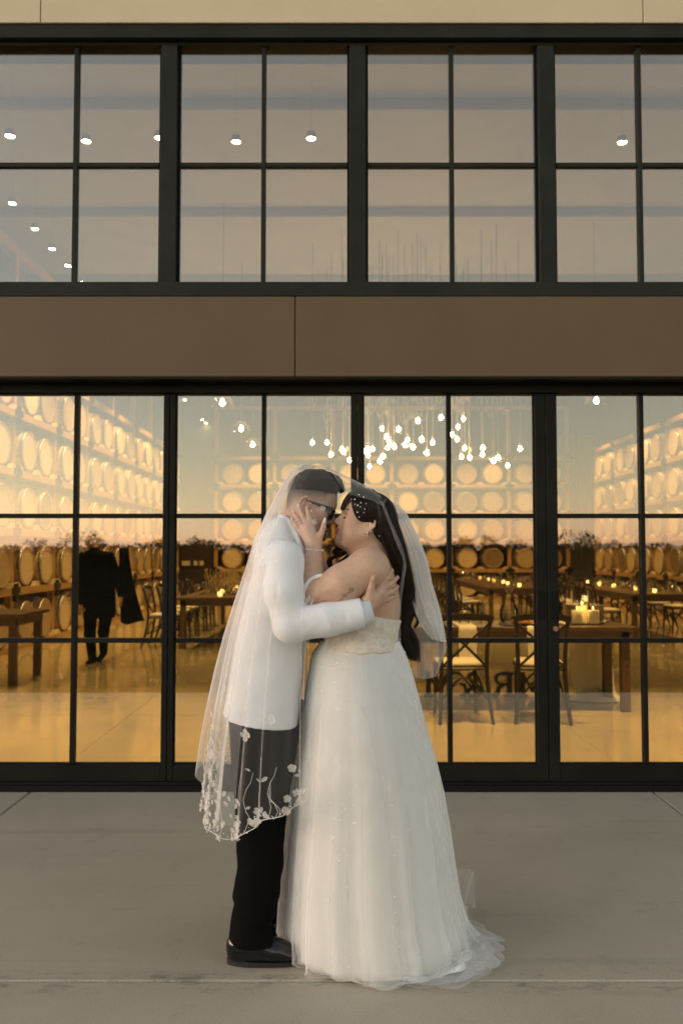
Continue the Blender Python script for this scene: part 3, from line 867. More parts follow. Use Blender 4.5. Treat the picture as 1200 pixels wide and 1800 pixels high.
obj('rim', B(((-.152, -.134, .176), (.152, -.127, .182)), ((-.152, .145, .176), (.152, .152, .182)), ((-.152, -.126, .176), (-.145, .144, .182)), ((.145, -.126, .176), (.152, .144, .182))), M['hoop'], hh)
lamp(None, (2.27, 8.0, TZ + .24), 0.6, .03).name = 'candle_glow'
cs = empty('candlestick', 'thin candlestick with a lit tealight beside the pillar candles', 'candlestick', None, (2.05, 8.3, TZ))
b = bmesh.new(); lathe(b, [(.035, 0), (.034, .006), (.006, .02), (.005, .14), (.022, .16), (.022, .175)], 14); obj('stem', b, M['steel'], cs)
b = bmesh.new(); lathe(b, [(.001, .176), (.006, .185), (.004, .20), (.0006, .21)], 8); obj('flame', b, M['flame'], cs)

chair(1.03, 7.52, 0.06, 'cross-back chair at the sweetheart table nearest the bride on the right', 'chairs at the sweetheart table')
chair(1.72, 7.50, -.12, 'cross-back chair at the sweetheart table partly hidden by the door stiles', 'chairs at the sweetheart table')

# ------------------------------------------------------------------ MR & MRS letters, standing with their faces to the guests
def stroke(bm, pts, w, d=.07):
    """flat band of width w along a 2-D path, given depth d"""
    A = np.asarray(pts, float); n = len(A); L = []; R = []
    for i in range(n):
        t = A[min(i + 1, n - 1)] - A[max(i - 1, 0)]; t /= np.linalg.norm(t); nn = np.array([-t[1], t[0]])
        ww = w[i] if isinstance(w, (list, tuple)) else w
        L.append(A[i] + nn * ww / 2); R.append(A[i] - nn * ww / 2)
    f = [[bm.verts.new((p[0], s * d / 2, p[1])) for p in L] for s in (-1, 1)]
    g_ = [[bm.verts.new((p[0], s * d / 2, p[1])) for p in R] for s in (-1, 1)]
    for i in range(n - 1):
        bm.faces.new((f[0][i], f[0][i + 1], g_[0][i + 1], g_[0][i])); bm.faces.new((f[1][i], g_[1][i], g_[1][i + 1], f[1][i + 1]))
        bm.faces.new((f[0][i], f[1][i], f[1][i + 1], f[0][i + 1])); bm.faces.new((g_[0][i], g_[0][i + 1], g_[1][i + 1], g_[1][i]))
    for i in (0, n - 1):
        bm.faces.new((f[0][i], g_[0][i], g_[1][i], f[1][i]))
H = .245
def arc(cx, cz, rx, rz, a0, a1, n=14): return [(cx + rx * math.cos(math.radians(a0 + (a1 - a0) * k / (n - 1))), cz + rz * math.sin(math.radians(a0 + (a1 - a0) * k / (n - 1)))) for k in range(n)]
def serif(bm, x, z, w=.085): stroke(bm, [(x - w / 2, z), (x + w / 2, z)], .024, .078)
def glyph(c):
    bm = bmesh.new()
    if c == 'M':
        stroke(bm, [(-.10, .01), (-.10, H - .01)], .030); stroke(bm, [(.10, .01), (.10, H - .01)], .046)
        stroke(bm, [(-.10, H - .015), (.0, .05)], .046, .068); stroke(bm, [(.0, .05), (.10, H - .015)], .026, .066)
        serif(bm, -.10, .012, .08); serif(bm, .10, .012, .095); serif(bm, -.115, H - .012, .07); serif(bm, .115, H - .012, .07)
    elif c == 'R':
        stroke(bm, [(-.06, .01), (-.06, H - .01)], .046); serif(bm, -.06, .012, .10); serif(bm, -.075, H - .012, .08)
        stroke(bm, [(-.06, H - .014), (.01, H - .014)] + arc(.02, H - .068, .055, .054, 90, -90) + [(-.06, H - .122)], .028, .066)
        stroke(bm, catmull([(.0, H - .125), (.045, .09), (.06, .03), (.09, .012), (.11, .035)], 12), .036, .068)
    elif c == 'S':
        stroke(bm, arc(0, H - .068, .058, .056, 20, 265) + arc(0, .068, .064, .058, 90, -160), .036)
        serif(bm, .06, H - .05, .05); serif(bm, -.065, .05, .05)
    elif c == '&':
        stroke(bm, catmull([(.09, .012), (-.02, .13), (-.045, .19), (-.01, .235), (.035, .20), (.0, .14), (-.075, .085), (-.06, .02), (.01, .01), (.06, .05), (.085, .12)], 34), .032)
        serif(bm, .10, .125, .06); serif(bm, .10, .012, .05)
    elif c == '.': box(bm, (-.022, -.035, 0), (.022, .035, .044))
    return bm
lx = {('M', 0): 935, ('R', 0): 884, ('&', 0): 830, ('M', 1): 770}
txt = {('M', 0): 'black block letter M behind the second cross-back chair', ('R', 0): 'black block letter R seen from behind between the two chairs', ('&', 0): 'black ampersand seen from behind under the first chair',
       ('M', 1): 'black block letter M beside the skirt edge'}
for k, x in lx.items():
    p = P(x, 1232, 8.30 if False else 8.62)
    o = tag(obj('sign_letter', glyph(k[0]), M['letter'], None, (p.x, 8.62, 0.004), (0, 0, PI)), txt[k], 'letter', 'standing MR & MRS letters')

# ------------------------------------------------------------------ guest tables in the dark hall
gl_prof = [(.034, 0), (.034, .003), (.005, .008), (.005, .07), (.034, .11), (.038, .15), (.030, .19)]
me_glass = bpy.data.meshes.new('wine_glass'); b = bmesh.new(); lathe(b, gl_prof, 12, cap=False); b.to_mesh(me_glass); b.free(); me_glass.materials.append(M['clear'])
me_nap = quads_np('napkin_fold', [(-.05, 0, 0), (.05, 0, 0), (.05, .004, .0), (-.05, .004, 0), (-.012, 0, .19), (.012, 0, .19), (.012, .004, .19), (-.012, .004, .19)], [(0, 1, 5, 4), (1, 2, 6, 5), (2, 3, 7, 6), (3, 0, 4, 7)], M['linen'])
me_vot = bpy.data.meshes.new('votive'); b = bmesh.new(); lathe(b, [(.03, 0), (.036, .06)], 12); b.to_mesh(me_vot); b.free(); me_vot.materials.append(emit_mat('lit_votive', (1.0, .55, .18), 1.3))
def greens(x0, x1, y0, y1, z, n, label, seed):
    r = np.random.default_rng(seed)
    c = np.c_[r.uniform(x0, x1, n), r.uniform(y0, y1, n), z + np.abs(r.normal(0, .06, n))]
    a = r.normal(size=(n, 3)); a /= np.linalg.norm(a, axis=1)[:, None]; bq = np.cross(a, r.normal(size=(n, 3))); bq /= np.linalg.norm(bq, axis=1)[:, None]
    s = r.uniform(.015, .035, n)[:, None]
    V = np.stack([c - a * s, c - bq * s * .45, c + a * s, c + bq * s * .45], 1).reshape(-1, 3)
    o = obj('garland', quads_np('garland', V, np.arange(4 * n).reshape(-1, 4), M['green'], False)); tag(o, label, 'garland')
SIDE = {0: 'near', 1: 'far'}
def guest_table(x0, x1, y0, y1, label, where_, seed, chairs=True, along='Y', n=5):
    table(x0, x1, y0, y1, label, 'table_wood', group='long guest tables')
    r = random.Random(seed)
    greens(x0 + .3, x1 - .3 if along == 'X' else x1 - .3, y0 + .1, y1 - .1, TZ + .02, 420, 'leafy garland with candles along the %s' % where_, seed)
    L = (y1 - y0) if along == 'Y' else (x1 - x0)
    for k in range(n):
        t = (k + .5) / n
        for s in (0, 1):
            if along == 'Y':
                px, py = (x0 - .26 if s == 0 else x1 + .26), y0 + t * L; rz = -PI / 2 if s == 0 else PI / 2
                gx, gy = (x0 + .22 if s == 0 else x1 - .22), py
                sd = 'left' if s == 0 else 'right'
                nm = '%s chair from the glass' % ORD[k]
            else:
                px, py = x0 + t * L, (y0 - .26 if s == 0 else y1 + .26); rz = 0 if s == 0 else PI
                gx, gy = px, (y0 + .22 if s == 0 else y1 - .22)
                sd = 'near' if s == 0 else 'far'
                nm = '%s chair from the left' % ORD[k]
            if chairs:
                chair(px, py, rz + r.uniform(-.06, .06), 'dark %s on the %s side of the %s' % (nm, sd, where_), 'chairs at the guest tables')
                q = obj('napkin', me_nap, None, None, (px + (-.285 if along == 'Y' and s == 0 else .285 if along == 'Y' else 0), py + (0 if along == 'Y' else (-.315 if s == 0 else .315)), .60), (0, 0, rz))
                tag(q, 'white napkin on the %s, %s side of the %s' % (nm, sd, where_), 'napkin', 'napkins tied to chair backs')
            for j in (-1, 1):
                dx, dy = (r.uniform(-.04, .04), j * .10) if along == 'Y' else (j * .10, r.uniform(-.04, .04))
                o = obj('wine_glass', me_glass, None, None, (gx + dx, gy + dy, TZ)); tag(o, '%s glass at the %s, %s side, %s' % ('first' if j < 0 else 'second', nm.replace(' chair', ' seat'), sd, where_), 'glass', 'glasses on the guest tables')
        cx, cy = ((x0 + x1) / 2 + r.uniform(-.06, .06), y0 + t * L) if along == 'Y' else (x0 + t * L, (y0 + y1) / 2 + r.uniform(-.06, .06))
        o = obj('votive_candle', me_vot, None, None, (cx, cy, TZ)); tag(o, 'glowing votive candle, %s on the %s' % (ORD[k], where_), 'candle', 'votives on the guest tables')
guest_table(-2.45, -1.35, 12.7, 17.2, 'long guest table with dried flowers left of the groom', 'left table', 21, n=5)
guest_table(4.65, 5.75, 13.8, 18.8, 'long guest table in the right door pane before the barrels', 'right table', 22, n=5)
guest_table(2.75, 4.15, 16.2, 21.6, 'long guest table in the middle of the hall behind the sweetheart table', 'middle table', 23, n=6)
table(-5.0, -3.47, 9.25, 10.2, 'wooden table end at the left photo edge before the barrels', inset=.10)
# dried flowers on the left table
r = np.random.default_rng(9); b = bmesh.new()
for k in range(130):
    x, y = r.uniform(-2.2, -1.5), r.uniform(13.3, 16.6); h = r.uniform(.15, .42)
    dx, dy = r.normal(0, .06, 2)
    tube(b, [(x, y, TZ), (x + dx * .5, y + dy * .5, TZ + h * .6), (x + dx, y + dy, TZ + h)], [.003, .003, .012], 4)
df = tag(obj('dried_flowers', b, mat('dried_grass', (0.48, 0.36, 0.16), .8, noise=.4, nscale=8)), 'sprays of dried pale grass along the left guest table', 'flowers')
# cards pinned to the dark wall bay left of the back rack
bay_ = tag(obj('bay_panel', B(((-5.6, 26.2, 0), (-3.95, 26.3, 2.15)), bev=.01), M['dark_wood']), 'dark low wall bay left of the back rack', 'partition')
for k, (xa, xb) in enumerate(((320, 334), (341, 347), (351, 358))):
    p0, p1 = P(xa, 986, 26.18), P(xb, 994, 26.18)
    tag(obj('wall_card', B(((p0.x, 26.17, p1.z), (p1.x, 26.195, p0.z))), M['paper']), ['widest pale card on the dark bay', 'narrow middle pale card on the dark bay', 'right small pale card on the dark bay'][k], 'card', 'cards on the dark bay')
# ------------------------------------------------------------------ implicit modelling of bodies
class Field:
    def __init__(s, lo, hi, h):
        s.lo = np.array(lo, np.float32); s.h = h
        s.n = np.ceil((np.array(hi) - np.array(lo)) / h).astype(int) + 1
        s.D = np.full(s.n, 0.5, np.float32)
        s.ax = [s.lo[i] + h * np.arange(s.n[i], dtype=np.float32) for i in range(3)]
    def _sub(s, lo, hi):
        i0 = np.clip(np.floor((np.array(lo) - s.lo) / s.h).astype(int), 0, s.n)
        i1 = np.clip(np.ceil((np.array(hi) - s.lo) / s.h).astype(int) + 1, 0, s.n)
        sl = tuple(slice(a, b) for a, b in zip(i0, i1))
        if any(a >= b for a, b in zip(i0, i1)): return None, None
        X, Y, Z = np.meshgrid(*[s.ax[i][sl[i]] for i in range(3)], indexing='ij', sparse=True)
        return sl, (X, Y, Z)
    def _comb(s, sl, d, k, op):
        D = s.D[sl]
        if op == 'sub': d = -d
        a, b = (D, d) if op == 'add' else (-D, -d)
        if k > 0:
            hh = np.clip(0.5 + 0.5 * (b - a) / k, 0, 1)
            r = b + (a - b) * hh - k * hh * (1 - hh)
        else: r = np.minimum(a, b)
        s.D[sl] = r if op == 'add' else -r
    def cap(s, a, b, ra, rb, k=0.01, sy=1.0, op='add'):
        """tapered capsule; sy squeezes it sideways (along Y)"""
        a = np.array(a, np.float32); b = np.array(b, np.float32)
        m = max(ra, rb) * max(1, sy) + k + 3 * s.h
        sl, q = s._sub(np.minimum(a, b) - m, np.maximum(a, b) + m)
        if sl is None: return
        ba = b - a; ba2 = ba.copy(); ba2[1] /= sy
        L2 = float((ba2 ** 2).sum()) + 1e-12
        px, py, pz = q[0] - a[0], (q[1] - a[1]) / sy, q[2] - a[2]
        t = np.clip((px * ba2[0] + py * ba2[1] + pz * ba2[2]) / L2, 0, 1)
        d = np.sqrt((px - t * ba2[0]) ** 2 + (py - t * ba2[1]) ** 2 + (pz - t * ba2[2]) ** 2) - (ra + (rb - ra) * t)
        s._comb(sl, (d * min(1.0, sy)).astype(np.float32), k, op)
    def chain(s, pts, rs, k=0.01, sy=1.0, op='add'):
        for i in range(len(pts) - 1): s.cap(pts[i], pts[i + 1], rs[i], rs[i + 1], k, sy, op)
    def ell(s, c, r, R=None, k=0.01, op='add'):
        c = np.array(c, np.float32); r = np.array(r, np.float32)
        m = float(r.max()) + k + 3 * s.h
        sl, q = s._sub(c - m, c + m)
        if sl is None: return
        p = [q[i] - c[i] for i in range(3)]
        if R is not None:
            R = np.array(R)
            p = [R[0, i] * p[0] + R[1, i] * p[1] + R[2, i] * p[2] for i in range(3)]
        k0 = np.sqrt((p[0] / r[0]) ** 2 + (p[1] / r[1]) ** 2 + (p[2] / r[2]) ** 2) + 1e-9
        k1 = np.sqrt((p[0] / r[0] ** 2) ** 2 + (p[1] / r[1] ** 2) ** 2 + (p[2] / r[2] ** 2) ** 2) + 1e-9
        s._comb(sl, (k0 * (k0 - 1) / k1).astype(np.float32), k, op)
    def plane_cut(s, p, nrm, k=0.0):
        """remove everything on the side the normal points to"""
        d = (s.ax[0][:, None, None] - p[0]) * nrm[0] + (s.ax[1][None, :, None] - p[1]) * nrm[1] + (s.ax[2][None, None, :] - p[2]) * nrm[2]
        s.D = np.maximum(s.D, d.astype(np.float32))
    def disp(s, fn):
        X, Y, Z = np.meshgrid(*s.ax, indexing='ij', sparse=True)
        s.D = (s.D - fn(X, Y, Z)).astype(np.float32)
    def mesh(s, smooth=2):
        D = s.D; I = D < 0
        nx, ny, nz = D.shape
        c = np.zeros((nx - 1, ny - 1, nz - 1), np.int8)
        for dx in (0, 1):
            for dy in (0, 1):
                for dz in (0, 1): c += I[dx:nx - 1 + dx, dy:ny - 1 + dy, dz:nz - 1 + dz]
        act = (c > 0) & (c < 8)
        idx = np.full(act.shape, -1, np.int32)
        C = np.argwhere(act); idx[act] = np.arange(len(C))
        acc = np.zeros((len(C), 3), np.float32); cnt = np.zeros(len(C), np.float32)
        corners = [(x, y, z) for x in (0, 1) for y in (0, 1) for z in (0, 1)]
        for i, a in enumerate(corners):
            for b in corners[i + 1:]:
                if sum(abs(p - q) for p, q in zip(a, b)) != 1: continue
                da = D[C[:, 0] + a[0], C[:, 1] + a[1], C[:, 2] + a[2]]; db = D[C[:, 0] + b[0], C[:, 1] + b[1], C[:, 2] + b[2]]
                m = (da < 0) != (db < 0)
                t = np.where(m, da / np.where(m, da - db, 1), 0)
                for k in range(3): acc[:, k] += np.where(m, a[k] + t * (b[k] - a[k]), 0)
                cnt += m
        V = (C + acc / cnt[:, None]) * s.h + s.lo
        Q = []
        for ax in range(3):
            o = [i for i in range(3) if i != ax]
            sa = [slice(1, -1)] * 3; sa[ax] = slice(0, -1); sb = list(sa); sb[ax] = slice(1, None)
            A, Bq = I[tuple(sa)], I[tuple(sb)]
            E = np.argwhere(A != Bq); sgn = A[A != Bq]
            for k in o: E[:, k] += 1
            def at(d0, d1):
                e = E.copy(); e[:, o[0]] -= d0; e[:, o[1]] -= d1
                return idx[e[:, 0], e[:, 1], e[:, 2]]
            q = np.stack([at(1, 1), at(0, 1), at(0, 0), at(1, 0)], 1)
            flip = sgn if ax != 1 else ~sgn
            q[~flip] = q[~flip][:, ::-1]
            Q.append(q)
        Q = np.vstack(Q); Q = Q[(Q >= 0).all(1)]
        for _ in range(smooth):
            S = np.zeros_like(V); n = np.zeros(len(V), np.float32)
            for a, b in ((0, 1), (1, 2), (2, 3), (3, 0)):
                for k in range(3):
                    S[:, k] += np.bincount(Q[:, a], V[Q[:, b], k], len(V)) + np.bincount(Q[:, b], V[Q[:, a], k], len(V))
                n += np.bincount(Q[:, a], minlength=len(V)) + np.bincount(Q[:, b], minlength=len(V))
            V = V * 0.5 + 0.5 * S / np.maximum(n, 1)[:, None]
        return V, Q


def sdf_obj(name, f, m, parent=None, smooth=2, color=None):
    V, Q = f.mesh(smooth)
    me = quads_np(name, V, Q, m)
    if color is not None:
        c = color(V)
        at = me.color_attributes.new('Col', 'FLOAT_COLOR', 'POINT')
        at.data.foreach_set('color', np.c_[c, np.ones(len(c))].astype(np.float32).ravel())
    return obj(name, me, None, parent)

YC = 3.20                    # distance of the couple from the camera
S_PX = YC / FPX
def U(x, y, dy=0.0):
    """couple space: photo pixel at the couple's plane, dy metres further back"""
    p = P(x, y, YC); return np.array((p.x * (YC + dy) / YC, YC + dy, CAM_Z + (p.z - CAM_Z) * (YC + dy) / YC))
def smoothstep(a, b, x): t = np.clip((x - a) / (b - a), 0, 1); return t * t * (3 - 2 * t)

class Head:
    """head in its own frame: +a towards the face, +l to its left/right, +u up; mapped to the scene"""
    def __init__(s, ear, dy, face, pitch, scale):
        s.o = U(ear[0], ear[1], dy); s.face = face; s.sc = scale
        c, q = math.cos(pitch), math.sin(pitch)
        s.F = np.array((face * c, 0, -q)); s.Uv = np.array((face * q, 0, c)); s.L = np.array((0, -1.0, 0))
        s.R = np.stack([s.F, s.L, s.Uv], 1)
    def __call__(s, a, l, u):
        return s.o + s.sc * ((a + .012) * s.F + l * s.L + (u + .012) * s.Uv)
    def inv(s, V):
        q = (V - s.o) @ s.R / s.sc
        return q[:, 0] - .012, q[:, 1], q[:, 2] - .012

def build_head(f, H, full=0.0, male=False):
    """adds skull, face, ears to the field"""
    z = H.sc
    def E(a, l, u, r, k=.012, op='add', R=None): f.ell(H(a, l, u), np.array(r) * z, H.R if R is None else R, k * z, op)
    def C(p, q, ra, rb, k=.01, op='add'): f.cap(H(*p), H(*q), ra * z, rb * z, k * z, 1.0, op)
    E(-.008, 0, .035, (.097, .073, .084))
    E(.030, 0, .0, (.062, .064, .075), .03)
    E(.030, 0, -.045, (.055, .055 + .008 * full, .060), .03)
    for s in (-1, 1):
        C((-.004, s * .054, -.045), (.052, s * .026, -.094), .018 + .006 * full, .017, .03)
        E(.052, s * .042, -.026, (.026, .024, .026), .025)
        if full: E(.040, s * .044, -.062, (.032, .026, .032), .03)
        C((.084, s * .010, .020), (.062, s * .046, .016), .012, .010, .016)
    E(.070, 0, -.098, (.021, .024, .019), .022)
    C((.070, 0, .075), (.078, 0, .035), .020, .020, .03)
    if full: E(.042, 0, -.098, (.042, .042, .022), .03)
    # mouth mound, lips
    E(.070, 0, -.066, (.026, .030, .026), .018)
    for s in (-1, 1):
        C((.0985, 0, -.0605), (.086, s * .022, -.0655), .0062, .0036, .005)
        C((.0965, 0, -.0735), (.085, s * .020, -.0690), .0072, .0040, .005)
    C((.108, -.0, -.0670), (.090, .024, -.0675), .0016, .0014, .003, 'sub'); C((.108, 0, -.0670), (.090, -.024, -.0675), .0016, .0014, .003, 'sub')
    # eyes
    for s in (-1, 1):
        E(.092, s * .033, .003, (.018, .019, .012), .012, 'sub')
        E(.0695, s * .033, .000, (.0165, .0165, .0135), .004)
        C((.0865, s * .028, -.004), (.078, s * .046, -.0035), .0012, .0012, .002, 'sub')
    # nose
    C((.088, 0, .014), (.1085, 0, -.026), .0078, .0098, .010)
    E(.1085, 0, -.030, (.0118, .0115, .0105), .007)
    for s in (-1, 1):
        E(.098, s * .0115, -.0345, (.0105, .0068, .0078), .005)
        E(.103, s * .0065, -.0425, (.004, .003, .0035), .002, 'sub')
    C((.098, 0, -.040), (.094, 0, -.055), .0045, .0045, .006)
    # ears
    k_ = 1.28 if male else 1.12
    def e_(a, l, u): return (-.014 + (a + .014) * k_, l, -.006 + (u + .006) * k_)
    for s in (-1, 1):
        pts = [H(*e_(-.002, s * .073, .002)), H(*e_(-.006, s * .080, .016)), H(*e_(-.018, s * .084, .022)), H(*e_(-.030, s * .086, .012)), H(*e_(-.032, s * .084, -.006)), H(*e_(-.022, s * .080, -.024)), H(*e_(-.012, s * .075, -.034))]
        f.chain(pts, [.0042 * z, .0046 * z, .005 * z, .005 * z, .0046 * z, .0046 * z, .0066 * z], .004 * z)
        E(*e_(-.018, s * .074, -.006), (.014 * k_, .008, .026 * k_), .006)
        E(*e_(-.010, s * .084, -.006), (.0085, .006, .012), .004, 'sub')
        C(e_(-.020, s * .083, .008), e_(-.022, s * .082, -.014), .0035, .003, .003)
        E(*e_(-.002, s * .076, -.008), (.0045, .005, .006), .004)

def hand(f, wrist, palm_dir, chains, rw=.026, rf=.0088, k=.006, thumb=None):
    """wrist point, list of finger chains (each starts at its knuckle) and a thumb chain"""
    w = np.array(wrist)
    for c in chains:
        kn = np.array(c[0])
        f.cap(w, kn, rw * .62, rf * 1.25, .012)
        r0 = rf * (c[1] if False else 1.0)
    for c in chains:
        n = len(c)
        f.chain(c, [rf * 1.12 - (rf * .34) * i / (n - 1) for i in range(n)], k * .55)
    if thumb is not None:
        n = len(thumb)
        f.chain(thumb, [rf * 1.9] + [rf * 1.25 - (rf * .3) * i / (n - 1) for i in range(1, n)], .008)

def _loft(s, zs, cx, cy, rx, ry, k=.01, p=2.0, op='add'):
    """stack of ellipses from zs[0] (low) to zs[-1] (high)"""
    zs = np.asarray(zs); rx = np.asarray(rx); ry = np.asarray(ry); cx = np.asarray(cx); cy = np.asarray(cy)
    m = k + 3 * s.h
    lo = ((cx - rx).min() - m, (cy - ry).min() - m, zs[0] - m); hi = ((cx + rx).max() + m, (cy + ry).max() + m, zs[-1] + m)
    sl, q = s._sub(lo, hi)
    X, Y, Z = q
    z = Z.ravel()
    f = lambda a: np.interp(z, zs, a).astype(np.float32)[None, None, :]
    CX, CY, RX, RY = f(cx), f(cy), f(rx), f(ry)
    g_ = (np.abs((X - CX) / RX) ** p + np.abs((Y - CY) / RY) ** p) ** (1 / p)
    d = (g_ - 1) * np.minimum(RX, RY)
    d = np.maximum(d, np.maximum(zs[0] - Z, Z - zs[-1]))
    s._comb(sl, d.astype(np.float32), k, op)
Field.loft = _loft

def zpx(y): return float(U(600, y)[2])
def tab(rows, n=40):
    """rows (y, left px, right px, half depth m, centre dy) -> arrays for loft, low to high"""
    rows = sorted(rows, key=lambda r: -r[0])
    A = np.array([[zpx(r[0]), (U(r[1], r[0])[0] + U(r[2], r[0])[0]) / 2, YC + r[4], (U(r[2], r[0])[0] - U(r[1], r[0])[0]) / 2, r[3]] for r in rows])
    zz_ = np.linspace(A[0, 0], A[-1, 0], n)
    B_ = catmull(A, 200)
    o = np.argsort(B_[:, 0]); B_ = B_[o]
    return [zz_] + [np.interp(zz_, B_[:, 0], B_[:, i]) for i in range(1, 5)]

def strands(paths, r0, r1, sides=3):
    """paths (n, m, 3) -> vertices and quads of thin tapered tubes"""
    Pn = np.asarray(paths); n, m, _ = Pn.shape
    T = np.gradient(Pn, axis=1); T /= np.linalg.norm(T, axis=2, keepdims=True) + 1e-9
    ref = np.array((0.31, 0.72, 0.62)); A = np.cross(T, ref); A /= np.linalg.norm(A, axis=2, keepdims=True) + 1e-9; Bn = np.cross(T, A)
    r = (r0 + (r1 - r0) * np.linspace(0, 1, m) ** 1.6)[None, :, None]
    V = np.stack([Pn + r * (math.cos(2 * PI * k / sides) * A + math.sin(2 * PI * k / sides) * Bn) for k in range(sides)], 2)
    V = V.reshape(-1, 3)
    i = np.arange(n)[:, None, None]; j = np.arange(m - 1)[None, :, None]; k = np.arange(sides)[None, None, :]
    b = (i * m + j) * sides
    k2 = (k + 1) % sides
    Q = np.stack([b + k, b + k2, b + sides + k2, b + sides + k], -1).reshape(-1, 4)
    return V, Q

def join_np(parts):
    V, Q, o = [], [], 0
    for v, q in parts:
        V.append(np.asarray(v)); Q.append(np.asarray(q) + o); o += len(v)
    return np.vstack(V), np.vstack(Q)
# ------------------------------------------------------------------ people: materials
M['skin_g'] = mat('groom_skin', (1.0, 1.0, 1.0), 0.48, attr='Col', sss=0.12, bump=0.12, bscale=420, noise=.1, nscale=70, col2=(.86, .80, .78))
M['skin_b'] = mat('bride_skin', (1.0, 1.0, 1.0), 0.46, attr='Col', sss=0.12, bump=0.10, bscale=420, noise=.1, nscale=55, col2=(.90, .84, .82))
M['hair_b'] = mat('dark_brown_hair', (0.024, 0.016, 0.011), 0.45, noise=0.5, nscale=45, spec=0.35)
M['hair_g'] = mat('black_brown_hair', (0.016, 0.012, 0.009), 0.42, noise=0.4, nscale=40, spec=0.5)
M['jacket'] = mat('white_dinner_jacket', (0.80, 0.815, 0.83), 0.75, noise=0.03, nscale=5, bump=0.45, bscale=13, stretch=(1, 1, .55))
M['shirt'] = mat('white_shirt', (0.77, 0.80, 0.83), 0.7, bump=0.05, bscale=400)
M['trouser'] = mat('black_trousers', (0.0045, 0.0042, 0.004), 0.9, bump=0.1, bscale=200, spec=0.08)
M['patent'] = mat('black_patent_leather', (0.005, 0.006, 0.007), 0.12, bump=0.05, bscale=14, spec=0.6)
M['sole'] = mat('shoe_sole', (0.010, 0.009, 0.008), 0.6)
M['black_plastic'] = mat('black_acetate', (0.010, 0.010, 0.010), 0.22)
M['lens'] = mat('dark_lens', (0.006, 0.006, 0.006), 0.08)
M['dress'] = mat('ivory_satin', (0.86, 0.85, 0.82), 0.5, noise=0.09, nscale=22, bump=0.08, bscale=120)
M['lace'] = mat('ivory_lace', (0.76, 0.70, 0.61), 0.6, noise=0.13, nscale=70, bump=0.5, bscale=70)
M['tulle'] = tulle_mat('soft_tulle', 0.28, (.90, .90, .88))
M['tulle_o'] = tulle_mat('soft_tulle_outer', 0.17, (.90, .90, .88))
M['veil'] = tulle_mat('veil_net', 0.055, (0.90, 0.89, 0.86))
M['petal'] = tulle_mat('organza_petal', .52, (.88, .86, .81))
M['bead'] = mat('seed_bead', (0.86, 0.84, 0.79), 0.4)
M['pearl'] = mat('white_pearl', (0.85, 0.83, 0.80), 0.15, spec=0.8)
M['silver'] = mat('silver_jewel', (0.85, 0.83, 0.80), 0.15, 1.0)
M['nail'] = mat('white_nail_polish', (0.85, 0.78, 0.75), 0.2)
M['ink'] = mat('tattoo_ink', (0.30, 0.19, 0.135), 0.6)
M['liner'] = mat('dark_lash', (0.02, 0.014, 0.012), 0.6)
M['sequin'] = mat('clear_sequin', (0.95, 0.95, 0.93), 0.25, 0.0, spec=1.0)

# =================================================================== GROOM
groom = empty('person', 'man in white dinner jacket and dark sunglasses under the veil, leaning to the woman', 'person', None, (float(U(470, 1300)[0]), YC, 0))
KEEP = Matrix.Translation(groom.location).inverted()
def child(o, par):
    o.parent = par
    o.matrix_parent_inverse = Matrix.Translation(par.location).inverted()
    return o
HG = Head((538, 893), .015, 1, math.radians(18), .92)
fg = Field(U(380, 1690)[0:1].tolist() + [2.86, -.01], [float(U(712, 900)[0]), 3.54, float(U(500, 812)[2])], .0036)
build_head(fg, HG, 0.0, True)
fg.cap(HG(-.028, 0, -.03), U(503, 965, .0), .056, .062, .03)
fg.cap(HG(.015, 0, -.075), U(512, 965, .0), .040, .050, .03)
fg.chain([U(487, 1000), U(472, 1120), U(463, 1225)], [.10, .095, .10], .03, 1.45)
fg.cap(U(493, 990, -.15), U(493, 990, .15), .055, .055, .03)
fg.chain([U(498, 990, -.185), U(508, 1098, -.232), U(641, 1068, -.236)], [.048, .040, .0275], .015)
fg.chain([U(498, 990, .185), U(528, 1095, .225), U(636, 1066, .215)], [.048, .040, .0275], .015)
for s, dx in ((-1, 0), (1, 14)):
    fg.chain([U(463 + dx, 1235, s * .085), U(468 + dx, 1440, s * .09), U(446 + dx, 1622, s * .10)], [.08, .052, .036], .02)
    fg.cap((U(440 + dx, 1650, 0)[0], YC + s * .10 - (.01 if s < 0 else 0), .045), (U(520 + dx, 1650, 0)[0], YC + s * .10, .035), .030, .026, .02)
fing = [[U(667, 1032, -.218), U(677, 1019, -.208), U(684, 1010, -.186), U(688.5, 1003, -.160)],
        [U(671, 1038, -.215), U(684, 1028, -.204), U(692, 1021, -.180), U(698, 1015, -.150)],
        [U(673, 1047, -.212), U(685, 1041, -.200), U(693, 1036, -.178), U(698, 1031, -.150)],
        [U(671, 1056, -.212), U(681, 1053, -.200), U(688, 1051, -.182), U(694, 1048, -.160)]]
hand(fg, U(644, 1066, -.236), None, fing, .036, .0105, thumb=[U(649, 1050, -.238), U(652, 1033, -.246), U(655, 1017, -.250), U(657.5, 1002, -.246)])
fg.cap(U(646, 1058, -.234), U(668, 1043, -.220), .021, .017, .012)
fing2 = [[U(665, 1040 + 9 * j, .20), U(678, 1033 + 9 * j, .19), U(690, 1028 + 9 * j, .155)] for j in range(4)]
hand(fg, U(640, 1064, .215), None, fing2, .036, .0105, thumb=[U(648, 1050, .215), U(654, 1035, .215), U(658, 1020, .205)])

